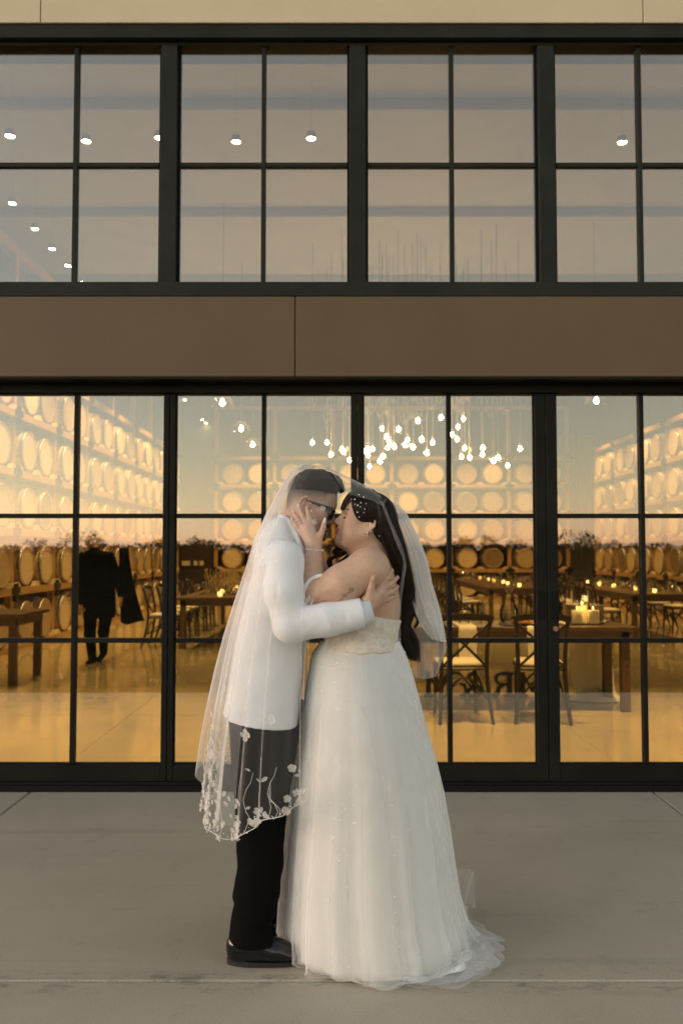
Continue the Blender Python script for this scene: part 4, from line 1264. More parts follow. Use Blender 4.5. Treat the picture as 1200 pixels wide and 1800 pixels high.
def lerp(c0, c1, t): return c0 + (np.asarray(c1) - c0) * t[:, None]
def skin_g(V):
    r = np.random.default_rng(1)
    c = np.tile(np.array((0.60, 0.405, 0.285)), (len(V), 1))
    a, l, u = HG.inv(V)
    al = np.abs(l)
    face = (u > -.14) & (a > -.2) & (V[:, 2] > float(U(0, 975)[2]))
    blush = np.exp(-(((a - .06) / .03) ** 2 + ((u + .03) / .025) ** 2)) * face
    c = lerp(c, (.60, .32, .22), .55 * blush)
    ear = smoothstep(.070, .078, al) * (np.abs(a + .016) < .022) * (np.abs(u + .004) < .036)
    c = lerp(c, (.60, .36, .25), .5 * ear)
    y866, y898 = zpx(860), zpx(893)
    fade = smoothstep(y898, y866, V[:, 2]) * smoothstep(.066, .048, a) * face * (1 - ear)
    c = lerp(c, (.035, .026, .020), .95 * fade ** 1.1)
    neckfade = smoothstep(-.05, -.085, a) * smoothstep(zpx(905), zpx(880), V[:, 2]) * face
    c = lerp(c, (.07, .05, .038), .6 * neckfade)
    jaw = smoothstep(-.045, -.060, u) * smoothstep(.03, .05, a) * face
    c = lerp(c, (.22, .14, .10), .35 * jaw)
    goat = smoothstep(.070, .080, a) * smoothstep(-.046, -.052, u) * smoothstep(-.125, -.11, u) * smoothstep(.030, .022, al) * face
    lip = goat * smoothstep(.086, .090, a) * (np.abs(u + .067) < .009) * (al < .02)
    c = lerp(c, (.020, .014, .011), .97 * goat * (1 - lip))
    c = lerp(c, (.45, .24, .18), lip)
    knuck = smoothstep(float(U(650, 0)[0]), float(U(660, 0)[0]), V[:, 0])
    c = lerp(c, (.60, .38, .28), .5 * knuck)
    return c
body_g = sdf_obj('body', fg, M['skin_g'], None, 2, skin_g); child(body_g, groom); del fg

# hair: cropped top swept forward, in a base and strands
fh = Field(HG(0, 0, 0) + np.array((-.16, -.13, -.02)), HG(0, 0, 0) + np.array((.17, .13, .18)), .0032)
z = HG.sc
fh.ell(HG(-.010, 0, .046), np.array((.1000, .0755, .092)) * z, HG.R, .004)
fh.ell(HG(.012, 0, .092), np.array((.082, .062, .062)) * z, HG.R, .03)
fh.ell(HG(.060, 0, .100), np.array((.048, .050, .048)) * z, HG.R, .03)
fh.ell(HG(.090, 0, .080), np.array((.020, .040, .030)) * z, HG.R, .018)
zc = zpx(866)
fh.disp(lambda X, Y, Z: -.020 * smoothstep(zpx(856), zpx(872), Z) * smoothstep(float(HG(.06, 0, .06)[0]), float(HG(.02, 0, .06)[0]), X) ** .5)
fh.plane_cut(np.array((0, 0, zc)), (0, 0, -1))
fh.plane_cut(HG(.094, 0, .062), -HG.Uv * .85 + HG.F * .25)
fh.disp(lambda X, Y, Z: .0014 * np.sin(190 * Z + 60 * X + 4 * np.sin(40 * X)) + .001 * np.sin(330 * Z - 90 * X))
Vb, Qb = fh.mesh(2); del fh
r = np.random.default_rng(2)
# strands lie on the base, combed forwards and up over the brow
fac = Vb[r.integers(0, len(Vb), 3600)]
from mathutils.kdtree import KDTree
kd = KDTree(len(Vb))
for i_, v_ in enumerate(Vb): kd.insert(v_, i_)
kd.balance()
cen = HG(0, 0, .03)
paths = []
for p in fac:
    q = np.array(p); a_, l_, u_ = HG.inv(q[None]); pts = []
    dirn = HG.F * (1.0) + HG.Uv * (.35 - 4.0 * max(0, a_[0] - .04)) + HG.L * r.normal(0, .18)
    dirn /= np.linalg.norm(dirn)
    for j in range(7):
        co, _, _ = kd.find(q); co = np.array(co)
        o_ = co - cen; o_ /= np.linalg.norm(o_)
        pts.append(co + o_ * (.0005 + .0022 * math.sin(j / 6 * 2.6) * r.uniform(.5, 1)))
        q = co + dirn * .0062
    paths.append(pts)
Vs, Qs = strands(np.array(paths), .0011, .0004)
V, Q = join_np([(Vb, Qb), (Vs, Qs)])
child(obj('hair', quads_np('groom_hair', V, Q, M['hair_g'])), groom)
# goatee strands
n = 420; aa = r.uniform(.072, .094, n); ll = r.uniform(-.022, .022, n); up = r.random(n) < .35
uu = np.where(up, r.uniform(-.056, -.049, n), r.uniform(-.112, -.080, n))
Pn = np.zeros((n, 4, 3))
for j in range(4):
    a = aa + .006 * j / 3 + np.where(up, .004, 0); u = uu - .010 * j / 3
    for k in range(3): Pn[:, j, k] = HG.o[k] + HG.sc * ((a + .012) * HG.F[k] + ll * HG.L[k] + (u + .012) * HG.Uv[k])
V, Q = strands(Pn, .0009, .0003)
child(obj('beard', quads_np('goatee', V, Q, M['hair_g'])), groom)

# sunglasses
def hbox(H, lo, hi, bev=0.0):
    bm = B((lo, hi), bev=bev)
    for v in bm.verts: v.co = Vector(H(*v.co))
    bmesh.ops.recalc_face_normals(bm, faces=bm.faces)
    return bm
sg = empty('sunglasses'); child(sg, groom)
bm = bmesh.new()
for s in (-1, 1):
    pts = [(.103 - .010 * abs(q[0]) / .06, s * q[0], q[1]) for q in catmull([(.010, .012), (.034, .018), (.060, .016), (.064, .0), (.056, -.020), (.036, -.028), (.014, -.022), (.008, -.002), (.010, .012)], 26)]
    tube(bm, [Vector(HG(*p)) for p in pts], .0034, 6, cap=False)
tube(bm, [Vector(HG(.104, -.012, .008)), Vector(HG(.106, 0, .010)), Vector(HG(.104, .012, .008))], .003, 6)
o = obj('frame', bm, M['black_plastic'], None, smooth=True); o.parent = sg; o.matrix_parent_inverse = Matrix.Identity(4)
for s in (-1, 1):
    pts = [(.1015 - .010 * abs(q[0]) / .06, s * q[0], q[1]) for q in catmull([(.010, .012), (.034, .018), (.060, .016), (.064, .0), (.056, -.020), (.036, -.028), (.014, -.022), (.008, -.002)], 20)]
    bm = bmesh.new(); fv = [bm.verts.new(HG(*p)) for p in pts]; bv = [bm.verts.new(HG(p[0] - .002, p[1], p[2])) for p in pts]
    bm.faces.new(fv); bm.faces.new(bv[::-1])
    for i in range(len(fv)): bm.faces.new((fv[i], fv[(i + 1) % len(fv)], bv[(i + 1) % len(fv)], bv[i]))
    bmesh.ops.recalc_face_normals(bm, faces=bm.faces)
    obj('lens', bm, M['lens'], sg)
    bm = bmesh.new()
    pts = catmull([(.096, s * .067, .013), (.05, s * .076, .013), (.01, s * .080, .014), (-.012, s * .080, .016), (-.030, s * .077, .004)], 14)
    for i in range(len(pts) - 1):
        w = .0135 - .007 * min(1, i / 9)
        bar(bm, Vector(HG(*pts[i])), Vector(HG(*pts[i + 1])), .0035, w, Vector(HG.Uv))
    obj('temple', bm, M['black_plastic'], sg)
sg.matrix_parent_inverse = Matrix.Identity(4); sg.parent = groom; sg.location = -groom.location   # its meshes are in scene coordinates

# jacket
fj = Field([float(U(380, 1300)[0]), 2.80, zpx(1300)], [float(U(665, 900)[0]), 3.56, zpx(885)], .0045)
T = tab([(1300, 388, 522, .205, 0), (1255, 394, 526, .20, 0), (1200, 403, 531, .19, 0), (1150, 412, 535, .183, 0), (1100, 421, 537, .182, 0), (1050, 433, 538, .195, 0), (1005, 445, 535, .195, 0), (975, 449, 530, .165, 0), (948, 456, 522, .13, 0), (928, 466, 519, .10, 0), (912, 480, 515, .075, 0)])
fj.loft(*T, k=.012, p=2.3)
fj.cap(U(489, 985, -.165), U(489, 985, .165), .064, .064, .045)
fj.chain([U(499, 985, -.190), U(499, 1040, -.228), U(512, 1100, -.240)], [.072, .068, .061], .022)
fj.chain([U(512, 1098, -.240), U(575, 1089, -.250), U(652, 1075, -.244)], [.061, .0565, .0535], .014)
fj.chain([U(499, 985, .190), U(505, 1040, .225), U(530, 1098, .235), U(630, 1072, .220)], [.072, .068, .060, .054], .02)
# collar and lapel roll
for s in (-1, 1):
    fj.chain([U(492, 908, 0), U(498, 909, s * .046), U(510, 918, s * .066), U(522, 940, s * .080), U(529, 966, s * .092), U(533, 1010, s * .088), U(535, 1060, s * .07)], [.0095, .0095, .010, .011, .012, .012, .010], .008)
# creases at the elbow and along the sleeve
for a, b, w in (((486, 1090, -.322), (530, 1120, -.318), .007), ((492, 1064, -.318), (530, 1092, -.318), .007), ((516, 1130, -.306), (553, 1076, -.322), .0075), ((550, 1068, -.316), (576, 1108, -.314), .006), ((480, 1002, -.290), (488, 1062, -.310), .007), ((456, 1000, -.195), (460, 1100, -.205), .008), ((446, 1080, -.19), (448, 1215, -.20), .007), ((478, 1130, -.20), (470, 1245, -.215), .006), ((598, 1058, -.312), (614, 1104, -.306), .006)):
    fj.cap(U(*a), U(*b), w, w, .012, 1.0, 'sub')
fj.disp(lambda X, Y, Z: .0011 * np.sin(31 * X + 17 * Z + 2 * np.sin(9 * Z)) * np.sin(23 * Y + 11 * Z) + .0007 * np.sin(52 * Z - 30 * X + 3 * np.sin(20 * Y)))
cut = U(638, 1080, -.244)
# cuff end, bottom edge
d = np.array(U(652, 1076, -.244)) - np.array(U(600, 1086, -.25)); d /= np.linalg.norm(d)
fj.plane_cut(cut, d)
p0 = U(396, 1252); nb = np.array((U(526, 1272)[2] - U(396, 1252)[2], 0, -(U(526, 1272)[0] - U(396, 1252)[0]))); nb /= np.linalg.norm(nb)
fj.plane_cut(p0, nb)
jk = sdf_obj('jacket', fj, M['jacket'], None, 1); child(jk, groom); del fj
# sleeve seam buttons, shirt cuff
b = bmesh.new(); a0, a1 = Vector(U(628, 1079, -.242)), Vector(U(650.5, 1072.5, -.240))
lathe(b, [(.040, -.02), (.0400, .052), (.0375, .052), (.036, .02)], 28, cap=False)
q = (a1 - a0).to_track_quat('Z', 'Y')
for v in b.verts: v.co = a0 + q @ v.co
child(obj('shirt_cuff', b, M['shirt'], smooth=True), groom)

# trousers
ft = Field([float(U(395, 1300)[0]), 2.92, .02], [float(U(545, 1300)[0]), 3.46, zpx(1225)], .0045)
rows = [(1240, 408, 520, .085, -.085), (1300, 410, 512, .082, -.087), (1400, 418, 505, .078, -.09), (1455, 421, 503, .075, -.092), (1500, 422, 501, .073, -.094), (1535, 419, 497, .074, -.095), (1556, 413, 494, .076, -.096), (1565, 417, 492, .074, -.096), (1585, 415, 490, .072, -.097), (1600, 411, 480, .070, -.098), (1618, 408.5, 486, .074, -.10), (1632, 413, 494, .074, -.10)]
ft.loft(*tab(rows, 70), k=.01, p=2.2)
ft.loft(*tab([(y, l + 16, r_ + 14, q, .085 + .01) for (y, l, r_, q, dd) in rows], 70), k=.01, p=2.2)
ft.disp(lambda X, Y, Z: .0025 * np.sin(55 * Z + 14 * X + 4 * np.sin(12 * Y)) * smoothstep(.75, .15, Z))
tr_ = sdf_obj('trousers', ft, M['trouser'], None, 2); child(tr_, groom); del ft
# shoes
def shoe(x0, x1, cy):
    xa, xb = float(U(x0, 1650)[0]), float(U(x1, 1650)[0]); L = xb - xa
    f = Field([xa - .03, cy - .08, -.01], [xb + .03, cy + .08, .16], .0034)
    f.chain([(xa + .040, cy, .054), (xa + .11, cy, .056), (xa + .17, cy, .042), (xb - .045, cy, .030)], [.041, .043, .040, .032], .02, .95)
    f.cap((xa + .038, cy, .032), (xb - .040, cy, .026), .0365, .034, .012)
    f.cap((xa + .045, cy, .075), (xa + .075, cy, .125), .040, .040, .02, .85)
    f.cap((xa + .13, cy - .03, .088), (xa + .13, cy + .03, .088), .006, .006, .012, 1, 'sub')
    f.plane_cut((0, 0, .017), (0, 0, -1))
    child(sdf_obj('shoe', f, M['patent'], None, 2), groom)
    n = 26; bm = bmesh.new(); lo, hi = [], []
    for k in range(n):
        a = 2 * PI * k / n; xx = xa + L / 2 + (L / 2 + .0005) * math.copysign(abs(math.cos(a)) ** .8, math.cos(a)); t = (xx - xa) / L
        w = .031 + .010 * math.sin(min(1, max(0, t)) * PI * .95) + .006 * t
        yy = cy + w * math.copysign(abs(math.sin(a)) ** .7, math.sin(a))
        hz = 0.0 if t < .30 else .005 + .006 * max(0, (t - .8) / .2) ** 2
        lo.append(bm.verts.new((xx, yy, hz if t >= .30 else 0.0))); hi.append(bm.verts.new((xx, yy, .0185)))
    bm.faces.new(lo[::-1]); bm.faces.new(hi)
    for k in range(n): bm.faces.new((lo[k], lo[(k + 1) % n], hi[(k + 1) % n], hi[k]))
    child(obj('sole', bm, M['sole']), groom)
shoe(406.5, 542, YC - .115)
shoe(420, 556, YC + .105)

# =================================================================== BRIDE
bride = empty('person', 'woman with long dark wavy hair in strapless white wedding gown holding the man\'s cheek', 'person', None, (float(U(650, 1300)[0]), YC, 0))
HB = Head((646, 926), -.018, -1, math.radians(-18), .95)
fb = Field([float(U(500, 900)[0]), 2.84, 0.0], [float(U(722, 900)[0]), 3.52, zpx(850)], .0035)
build_head(fb, HB, 1.0)
fb.cap(HB(-.022, 0, -.05), U(656, 985, 0), .060, .078, .03)
fb.cap(HB(.012, 0, -.088), U(645, 980, 0), .036, .060, .03)
Tb = tab([(1240, 545, 728, .20, 0), (1190, 560, 712, .185, 0), (1132, 572, 695, .165, 0), (1092, 570, 700, .168, 0), (1060, 572, 703, .170, 0), (1025, 585, 697, .165, 0), (1000, 600, 691, .150, 0), (980, 622, 682, .10, 0)])
fb.loft(*Tb, k=.03, p=2.2)
fb.ell(U(583, 1070, -.075), (.055, .065, .065), None, .03); fb.ell(U(583, 1070, .075), (.055, .065, .065), None, .03)
fb.ell(U(650, 998, -.160), (.070, .062, .070), None, .04)
fb.ell(U(650, 998, .160), (.070, .062, .070), None, .04)
fb.chain([U(643, 1003, -.190), U(600, 1028, -.205), U(560, 1045, -.200)], [.0745, .066, .047], .03)
fb.chain([U(553, 1047, -.195), U(549, 1008, -.155), U(552, 963, -.112)], [.044, .038, .0265], .012)
fb.chain([U(643, 1003, .190), U(590, 1020, .205), U(545, 1000, .200), U(520, 955, .13)], [.072, .062, .045, .026], .03)
fing = [[U(545.5, 917, -.103), U(542.5, 907, -.104), U(540.5, 899, -.100), U(539, 893, -.094)],
        [U(538.5, 919, -.104), U(532, 908, -.102), U(527.5, 898, -.094), U(524.5, 889.5, -.084)],
        [U(532.5, 925, -.104), U(524, 914.5, -.101), U(519, 907, -.094), U(515.5, 899, -.086)],
        [U(529, 935, -.103), U(521.5, 926, -.100), U(516.5, 919, -.094), U(513.5, 912, -.088)]]
hand(fb, U(552, 962, -.112), None, fing, .030, .0088, thumb=[U(559, 950, -.112), U(564.5, 938, -.116), U(568, 928, -.112), U(570, 916.5, -.104)])
fb.cap(U(551, 955, -.112), U(540, 928, -.106), .024, .021, .012)
fing2 = [[U(512 - 3 * j, 935 + 7 * j, .11), U(503 - 3 * j, 926 + 7 * j, .10), U(497 - 3 * j, 918 + 7 * j, .08)] for j in range(4)]
hand(fb, U(520, 957, .128), None, fing2, .030, .0088, thumb=[U(524, 945, .12), U(522, 932, .115), U(520, 922, .105)])
for s in (-1, 1):
    fb.chain([U(635, 1230, s * .09), U(640, 1450, s * .09)], [.10, .065], .03)
    fb.cap(U(640, 1450, s * .09), (float(U(640, 0)[0]), YC + s * .09, .10), .065, .038, .02)
    fb.cap((float(U(645, 0)[0]), YC + s * .09, .06), (float(U(570, 0)[0]), YC + s * .09, .035), .036, .025, .02)
def skin_b(V):
    c = np.tile(np.array((0.64, 0.43, 0.295)), (len(V), 1))
    a, l, u = HB.inv(V); al = np.abs(l)
    face = (V[:, 2] > zpx(975)) & (V[:, 0] > float(U(575, 0)[0])) & (V[:, 1] < YC + .2)
    blush = np.exp(-(((a - .055) / .026) ** 2 + ((u + .030) / .024) ** 2)) * face
    c = lerp(c, (.62, .31, .21), .6 * blush)
    nose = np.exp(-(((a - .108) / .016) ** 2 + ((u + .03) / .015) ** 2)) * face
    c = lerp(c, (.60, .34, .24), .4 * nose)
    lip = smoothstep(.084, .089, a) * smoothstep(.0155, .011, np.abs(u + .0668)) * smoothstep(.028, .020, al) * face
    c = lerp(c, (.42, .15, .12), .92 * lip)
    shadow = np.exp(-(((u - .008) / .010) ** 2 + ((al - .034) / .017) ** 2)) * smoothstep(.06, .07, a) * face
    c = lerp(c, (.30, .16, .11), .7 * shadow)
    brow = np.exp(-(((u - .0255 - .10 * np.clip(al - .02, 0, .02) + .25 * np.clip(al - .042, 0, 1)) / .0036) ** 2)) * smoothstep(.010, .016, al) * smoothstep(.056, .046, al) * smoothstep(.05, .06, a) * face
    c = lerp(c, (.035, .02, .015), .95 * brow)
    scalp = smoothstep(.0, -.02, (a - .03 - (u + .005) * .74)) * (u > -.02) * face * (al < .07)
    c = lerp(c, (.03, .02, .015), scalp * .9)
    hand_ = (V[:, 0] < float(U(575, 0)[0])) & (V[:, 2] > zpx(960)) & (V[:, 1] < YC)
    c = lerp(c, (.64, .41, .30), .5 * hand_.astype(float))
    elbow = np.exp(-(((V - U(552, 1060, -.21)) ** 2).sum(1)) / .003)
    c = lerp(c, (.60, .35, .24), .4 * elbow)
    return c
body_b = sdf_obj('body', fb, M['skin_b'], None, 2, skin_b); child(body_b, bride); del fb

def vis_cast(pts, H=None):
    """drop points on the near side of the bride's body"""
    from mathutils.bvhtree import BVHTree
    me = body_b.data
    return None
# lashes, brow hairs
bm = bmesh.new()
for s in (-1, 1):
    tube(bm, [Vector(HB(*p)) for p in ((.0885, s * .020, -.004), (.0875, s * .030, -.0068), (.082, s * .041, -.0062), (.077, s * .049, -.0030))], [.0010, .0016, .0018, .0008], 5)
    for k in range(9):
        l = .024 + .024 * k / 8; a = .0880 - .0105 * max(0, (l - .028) / .02)
        p = np.array((a, s * l, -.0062)); q = p + np.array((.0065, s * .0015 * k / 4, -.0052))
        tube(bm, [Vector(HB(*p)), Vector(HB(*(p + (q - p) * .6 + np.array((0, 0, -.001))))), Vector(HB(*q))], [.0005, .0004, .0002], 4)
child(obj('eyelashes', bm, M['liner']), bride)

# hair
fh = Field([float(U(585, 0)[0]), 3.04, zpx(1172)], [float(U(748, 0)[0]), 3.36, zpx(852)], .0042)
z = HB.sc
fh.ell(HB(-.010, 0, .043), np.array((.100, .078, .086)) * z, HB.R, .004)
fh.ell(HB(-.036, 0, .0), np.array((.062, .068, .080)) * z, HB.R, .02)
nrm = HB.F - .74 * HB.Uv; nrm /= np.linalg.norm(nrm)
fh.plane_cut(HB(.028, 0, -.005), nrm)
fh.ell(HB(-.012, -.0, -.014), np.array((.020, .16, .030)) * z, HB.R, .006, 'sub')
fh.chain([U(672, 925, -.02), U(685, 955, -.01), U(697, 990, .015), U(709, 1025, .03), U(714, 1060, .03), U(710, 1090, .03), U(711, 1112, .03)], [.062, .048, .034, .022, .012, .010, .006], .02, 1.1)
Vb, Qb = fh.mesh(3); del fh
r = np.random.default_rng(6)
GL_ = catmull([(640, 862, 0), (652, 893, 0), (666, 935, 0), (684, 978, 0), (700, 1022, 0), (704, 1055, 0), (699, 1086, 0), (699, 1112, 0), (708, 1138, 0), (724, 1160, 0)], 46)
GR_ = catmull([(655, 860, 0), (680, 884, 0), (692, 918, 0), (706, 956, 0), (719, 996, 0), (727, 1036, 0), (725, 1072, 0), (721, 1102, 0), (731, 1130, 0), (734, 1167, 0)], 46)
n = 3000
t = np.linspace(0, 1, 46)[None, :]
w = r.uniform(-.02, 1.02, n)[:, None]; dpt = r.uniform(-1, 1, n)[:, None]
ph = r.uniform(0, 6.28, n)[:, None]; fq = r.uniform(2.5, 4, n)[:, None]
lock = r.integers(0, 20, n); lr_ = np.random.default_rng(12)
lw, lp, lf = lr_.uniform(-.02, 1.02, 26), lr_.uniform(0, 6.28, 26), lr_.uniform(2.2, 3.6, 26)
w = np.clip(.22 * w + .78 * lw[lock][:, None], -.05, 1.05) + (w - .5) * .12
ph = lp[lock][:, None] + r.normal(0, .25, n)[:, None]; fq = lf[lock][:, None] + r.normal(0, .05, n)[:, None]
am = (2.2 + 3.4 * smoothstep(.4, .9, t) + r.uniform(-1, 1, n)[:, None]) * smoothstep(.15, .8, t)
X = GL_[None, :, 0] * (1 - w) + GR_[None, :, 0] * w + am * np.sin(fq * 2 * PI * t + ph)
Yp = GL_[None, :, 1] * (1 - w) + GR_[None, :, 1] * w
half = np.interp(t, [0, .12, .3, .45, .6, 1], [.03, .088, .088, .065, .045, .02])
DY = -.018 + .048 * smoothstep(.25, .6, t) + dpt * half * np.sqrt(np.clip(1 - (2 * w - 1) ** 2 * .6, .1, 1)) + .004 * np.cos(fq * 2 * PI * t + ph)
ln = r.uniform(.45, 1.0, n) ** .55
Pn = np.zeros((n, 46, 3))
for i in range(n):
    k = np.linspace(0, 45 * ln[i], 46)
    xx = np.interp(k, np.arange(46), X[i]); yy = np.interp(k, np.arange(46), Yp[i]); dd = np.interp(k, np.arange(46), DY[i])
    for j in range(46): Pn[i, j] = U(xx[j], yy[j], dd[j])
V1, Q1 = strands(Pn, .00095, .0004)
# fringe and temple strands
def sweep(guides, n, jit, r0=.0016, m=18):
    out = np.zeros((n, m, 3))
    G_ = [catmull(g_, m) for g_ in guides]
    for i in range(n):
        s_ = r.uniform(0, len(G_) - 1.001); k = int(s_); q = s_ - k
        c = G_[k] * (1 - q) + G_[k + 1] * q
        c = c + r.normal(0, 1, 3) * np.array(jit)
        for j in range(m): out[i, j] = U(*c[j])
    return strands(out, r0, .0006)
V2, Q2 = sweep([[(642, 861, -.035), (629, 861.5, -.048), (616, 867, -.054), (606, 879, -.048), (600, 895, -.038)],
                [(643, 862, -.045), (630, 863, -.062), (618, 869, -.068), (608.5, 880, -.062), (602, 896, -.048)]], 260, (.5, .5, .0015), .0010)
V2b, Q2b = sweep([[(644, 862, -.05), (634, 866, -.074), (621, 878, -.085), (622, 896, -.092), (632, 914, -.094), (652, 914, -.092)],
                [(645, 863, -.05), (640, 872, -.084), (631, 888, -.094), (632, 903, -.098), (645, 912, -.098), (668, 920, -.088)],
                [(647, 863, -.05), (647, 876, -.088), (645, 892, -.098), (652, 908, -.100), (668, 922, -.095), (682, 945, -.085)],
                [(650, 863, -.05), (655, 878, -.088), (660, 896, -.098), (668, 915, -.098), (680, 940, -.09), (690, 965, -.07)],
                [(653, 863, -.045), (665, 878, -.080), (674, 896, -.090), (682, 918, -.088), (692, 945, -.08), (700, 975, -.06)]], 1800, (1.2, 1.0, .0022), .0008)
V2c, Q2c = sweep([[(664, 880, -.096), (668, 905, -.102), (668, 928, -.098), (676, 955, -.088), (690, 990, -.068), (704, 1030, -.03)],
                 [(668, 878, -.09), (676, 900, -.100), (680, 925, -.096), (688, 955, -.088), (700, 990, -.068), (712, 1030, -.03)],
                 [(670, 876, -.075), (683, 896, -.085), (691, 922, -.082), (701, 955, -.074), (711, 992, -.055), (720, 1035, -.02)],
                 [(666, 872, -.05), (684, 890, -.05), (695, 918, -.05), (708, 955, -.045), (718, 995, -.03), (726, 1038, -.0)]], 2600, (1.7, 1.2, .0045), .0008, 30)
V3, Q3 = sweep([[(648, 860, .02), (630, 860, .0), (615, 866, -.02), (604, 880, -.03), (599.5, 893, -.03)], [(646, 860, -.02), (625, 861, -.045), (614, 868.5, -.052), (605, 881, -.046), (600, 895, -.038)]], 260, (.5, .4, .004), .0010)
# curls showing in front of her far shoulder
curls = []
for q in ([(612, 962, .02), (600, 966, .03), (590, 965, .02), (586, 972, .02), (592, 975, .03), (602, 973, .03)],
          [(616, 965, .02), (603, 975, .02), (588, 980, .02), (579, 984, .02), (577, 991, .02), (583, 1000, .02), (588, 1010, .02)],
          [(618, 970, .03), (604, 982, .03), (594, 990, .03), (590, 1000, .03), (586, 1007, .03), (582, 1003, .03)],
          [(612, 968, .02), (597, 974, .02), (584, 981, .02), (580, 990, .02), (586, 1002, .02), (592, 1008, .02)]):
    for i in range(46):
        c = catmull(q, 22) + r.normal(0, 1, 3) * np.array((1.3, 1.0, .004)); curls.append([U(*p) for p in c])
# flyaways
fly = []
for i in range(150):
    k = r.integers(0, n); q = Pn[k].copy(); a_ = r.uniform(.004, .014) * r.choice([-1, 1]); tt = np.linspace(0, 1, 46)
    q[:, 0] += a_ * np.sin(tt * r.uniform(3, 7) + r.uniform(0, 6)) * tt; q[:, 1] -= abs(a_) * .6 * tt
    fly.append(q)
V6, Q6 = strands(np.array(fly), .0006, .0003)
V4, Q4 = strands(np.array(curls), .0012, .0006)
V5, Q5 = sweep([[(716, 1060, .03), (728, 1078, .03), (735, 1088, .03), (733, 1098, .03), (729, 1103, .03)], [(714, 1055, .03), (724, 1075, .03), (732, 1087, .03), (732, 1096, .03), (728, 1101, .03)]], 70, (.8, .8, .004), .0009)
V, Q = join_np([(Vb, Qb), (V1, Q1), (V2, Q2), (V2b, Q2b), (V2c, Q2c), (V3, Q3), (V4, Q4), (V5, Q5), (V6, Q6)])
child(obj('hair', quads_np('bride_hair', V, Q, M['hair_b'])), bride)
# pearls in the hair
for cx, cy, s_ in ((530, 147, 1), (592, 178, 1.1), (430, 208, .8), (474, 209, 1.1), (555, 254, 1), (479, 272, .8), (513, 287, 1.2), (549, 306, .8), (607, 336, .8), (510, 378, 1.3), (596, 384, .8), (532, 442, .9), (623, 265, .7), (797, 691, .8)):
    b = bmesh.new(); p = U(560 + cx / 7.5, 850 + cy / 7.5, -.108 if cx < 700 else -.10)
    bmesh.ops.create_icosphere(b, subdivisions=2, radius=.0026 * s_, matrix=Matrix.Translation(p)); child(obj('hair_pearl', b, M['pearl'], smooth=True), bride)
# earring, bracelet, ring, nails
b = bmesh.new()
for (x, y, q) in ((645.8, 936, .0042), (652, 934.5, .0032), (645.5, 940, .0028), (645.5, 943, .0025)): bmesh.ops.create_icosphere(b, subdivisions=2, radius=q, matrix=Matrix.Translation(U(x, y, -.104)))
child(obj('earring', b, M['silver'], smooth=True), bride)
b = bmesh.new()
for k in range(26):
    a = 2 * PI * k / 26
    bmesh.ops.create_icosphere(b, subdivisions=1, radius=.0030, matrix=Matrix.Translation(U(552.5 + 14.6 * math.cos(a), 966 + 1.0 * math.sin(a) + .1 * 13 * math.cos(a), -.115 - .0335 * math.sin(a))))
child(obj('bracelet', b, M['pearl'], smooth=True), bride)
b = bmesh.new(); c0 = Vector(U(528, 919.5, -.1025)); ax = Vector(U(524, 914.5, -.101)) - Vector(U(532.5, 925, -.104)); qr = ax.to_track_quat('Z', 'Y')
tube(b, [c0 + qr @ Vector((.0105 * math.cos(2 * PI * k / 16), .0105 * math.sin(2 * PI * k / 16), 0)) for k in range(17)], .0012, 6, cap=False)
bmesh.ops.create_icosphere(b, subdivisions=1, radius=.0042, matrix=Matrix.Translation(Vector(U(527.5, 925 - 6, -.1155))))
child(obj('ring', b, M['silver'], smooth=True), bride)
for p0, p1 in (((524.8, 892.5, -.0935), (523.6, 884.5, -.0865)), ((516.2, 902, -.0945), (514.2, 894.5, -.090)), ((514.2, 915, -.0965), (512, 907.5, -.094)), ((569.6, 921, -.1135), (571.3, 908.5, -.106))):
    b = bmesh.new(); a0, a1 = Vector(U(*p0)), Vector(U(*p1)); m_ = a0.lerp(a1, .5); L = (a1 - a0).length / 2
    R_ = (a1 - a0).to_track_quat('Z', 'Y').to_matrix().to_4x4()
    bmesh.ops.create_icosphere(b, subdivisions=2, radius=1, matrix=Matrix.Translation(m_) @ R_ @ Matrix.Diagonal((.0046, .0030, L * .92, 1)))
    child(obj('fingernail', b, M['nail'], smooth=True), bride)
# tattoo: fine ink lines laid on the skin of the upper arm
from mathutils.bvhtree import BVHTree
dg = bpy.context.evaluated_depsgraph_get()
vv = [v.co.copy() for v in body_b.data.vertices]; pp = [tuple(p.vertices) for p in body_b.data.polygons]
bvh = BVHTree.FromPolygons(vv, pp)
camp = Vector((0, 0, CAM_Z))
def onskin(x, y, off=.0006):
    t_ = Vector(U(x, y, -.3)); d_ = (t_ - camp).normalized()
    h_ = bvh.ray_cast(camp, d_)
    return (h_[0] - d_ * off) if h_[0] is not None else t_
b = bmesh.new()
def c4(q): return (520 + q[0] / 6, 960 + q[1] / 6)
for path, w in (([(388, 642), (430, 610), (470, 570), (500, 535), (530, 505), (560, 480)], .0011),
             ([(560, 478), (556, 455), (572, 440), (594, 440), (608, 455), (604, 475), (585, 483), (566, 478)], .0011),
             ([(570, 470), (575, 452), (590, 450), (598, 462), (586, 472), (576, 464)], .0010), ([(548, 492), (560, 500), (580, 492)], .0010),
             ([(500, 535), (490, 520), (498, 508), (508, 522), (500, 535)], .0010), ([(470, 570), (470, 552), (482, 556), (476, 570)], .0010),
             ([(515, 520), (530, 528), (524, 540), (510, 534)], .0010), ([(455, 582), (440, 575), (445, 590)], .0010), ([(485, 556), (500, 566), (492, 575)], .001)):
    pts = [onskin(*c4(q)) for q in catmull(path, 18)]
    tube(b, pts, w * .8, 4)
child(obj('tattoo', b, M['ink']), bride)

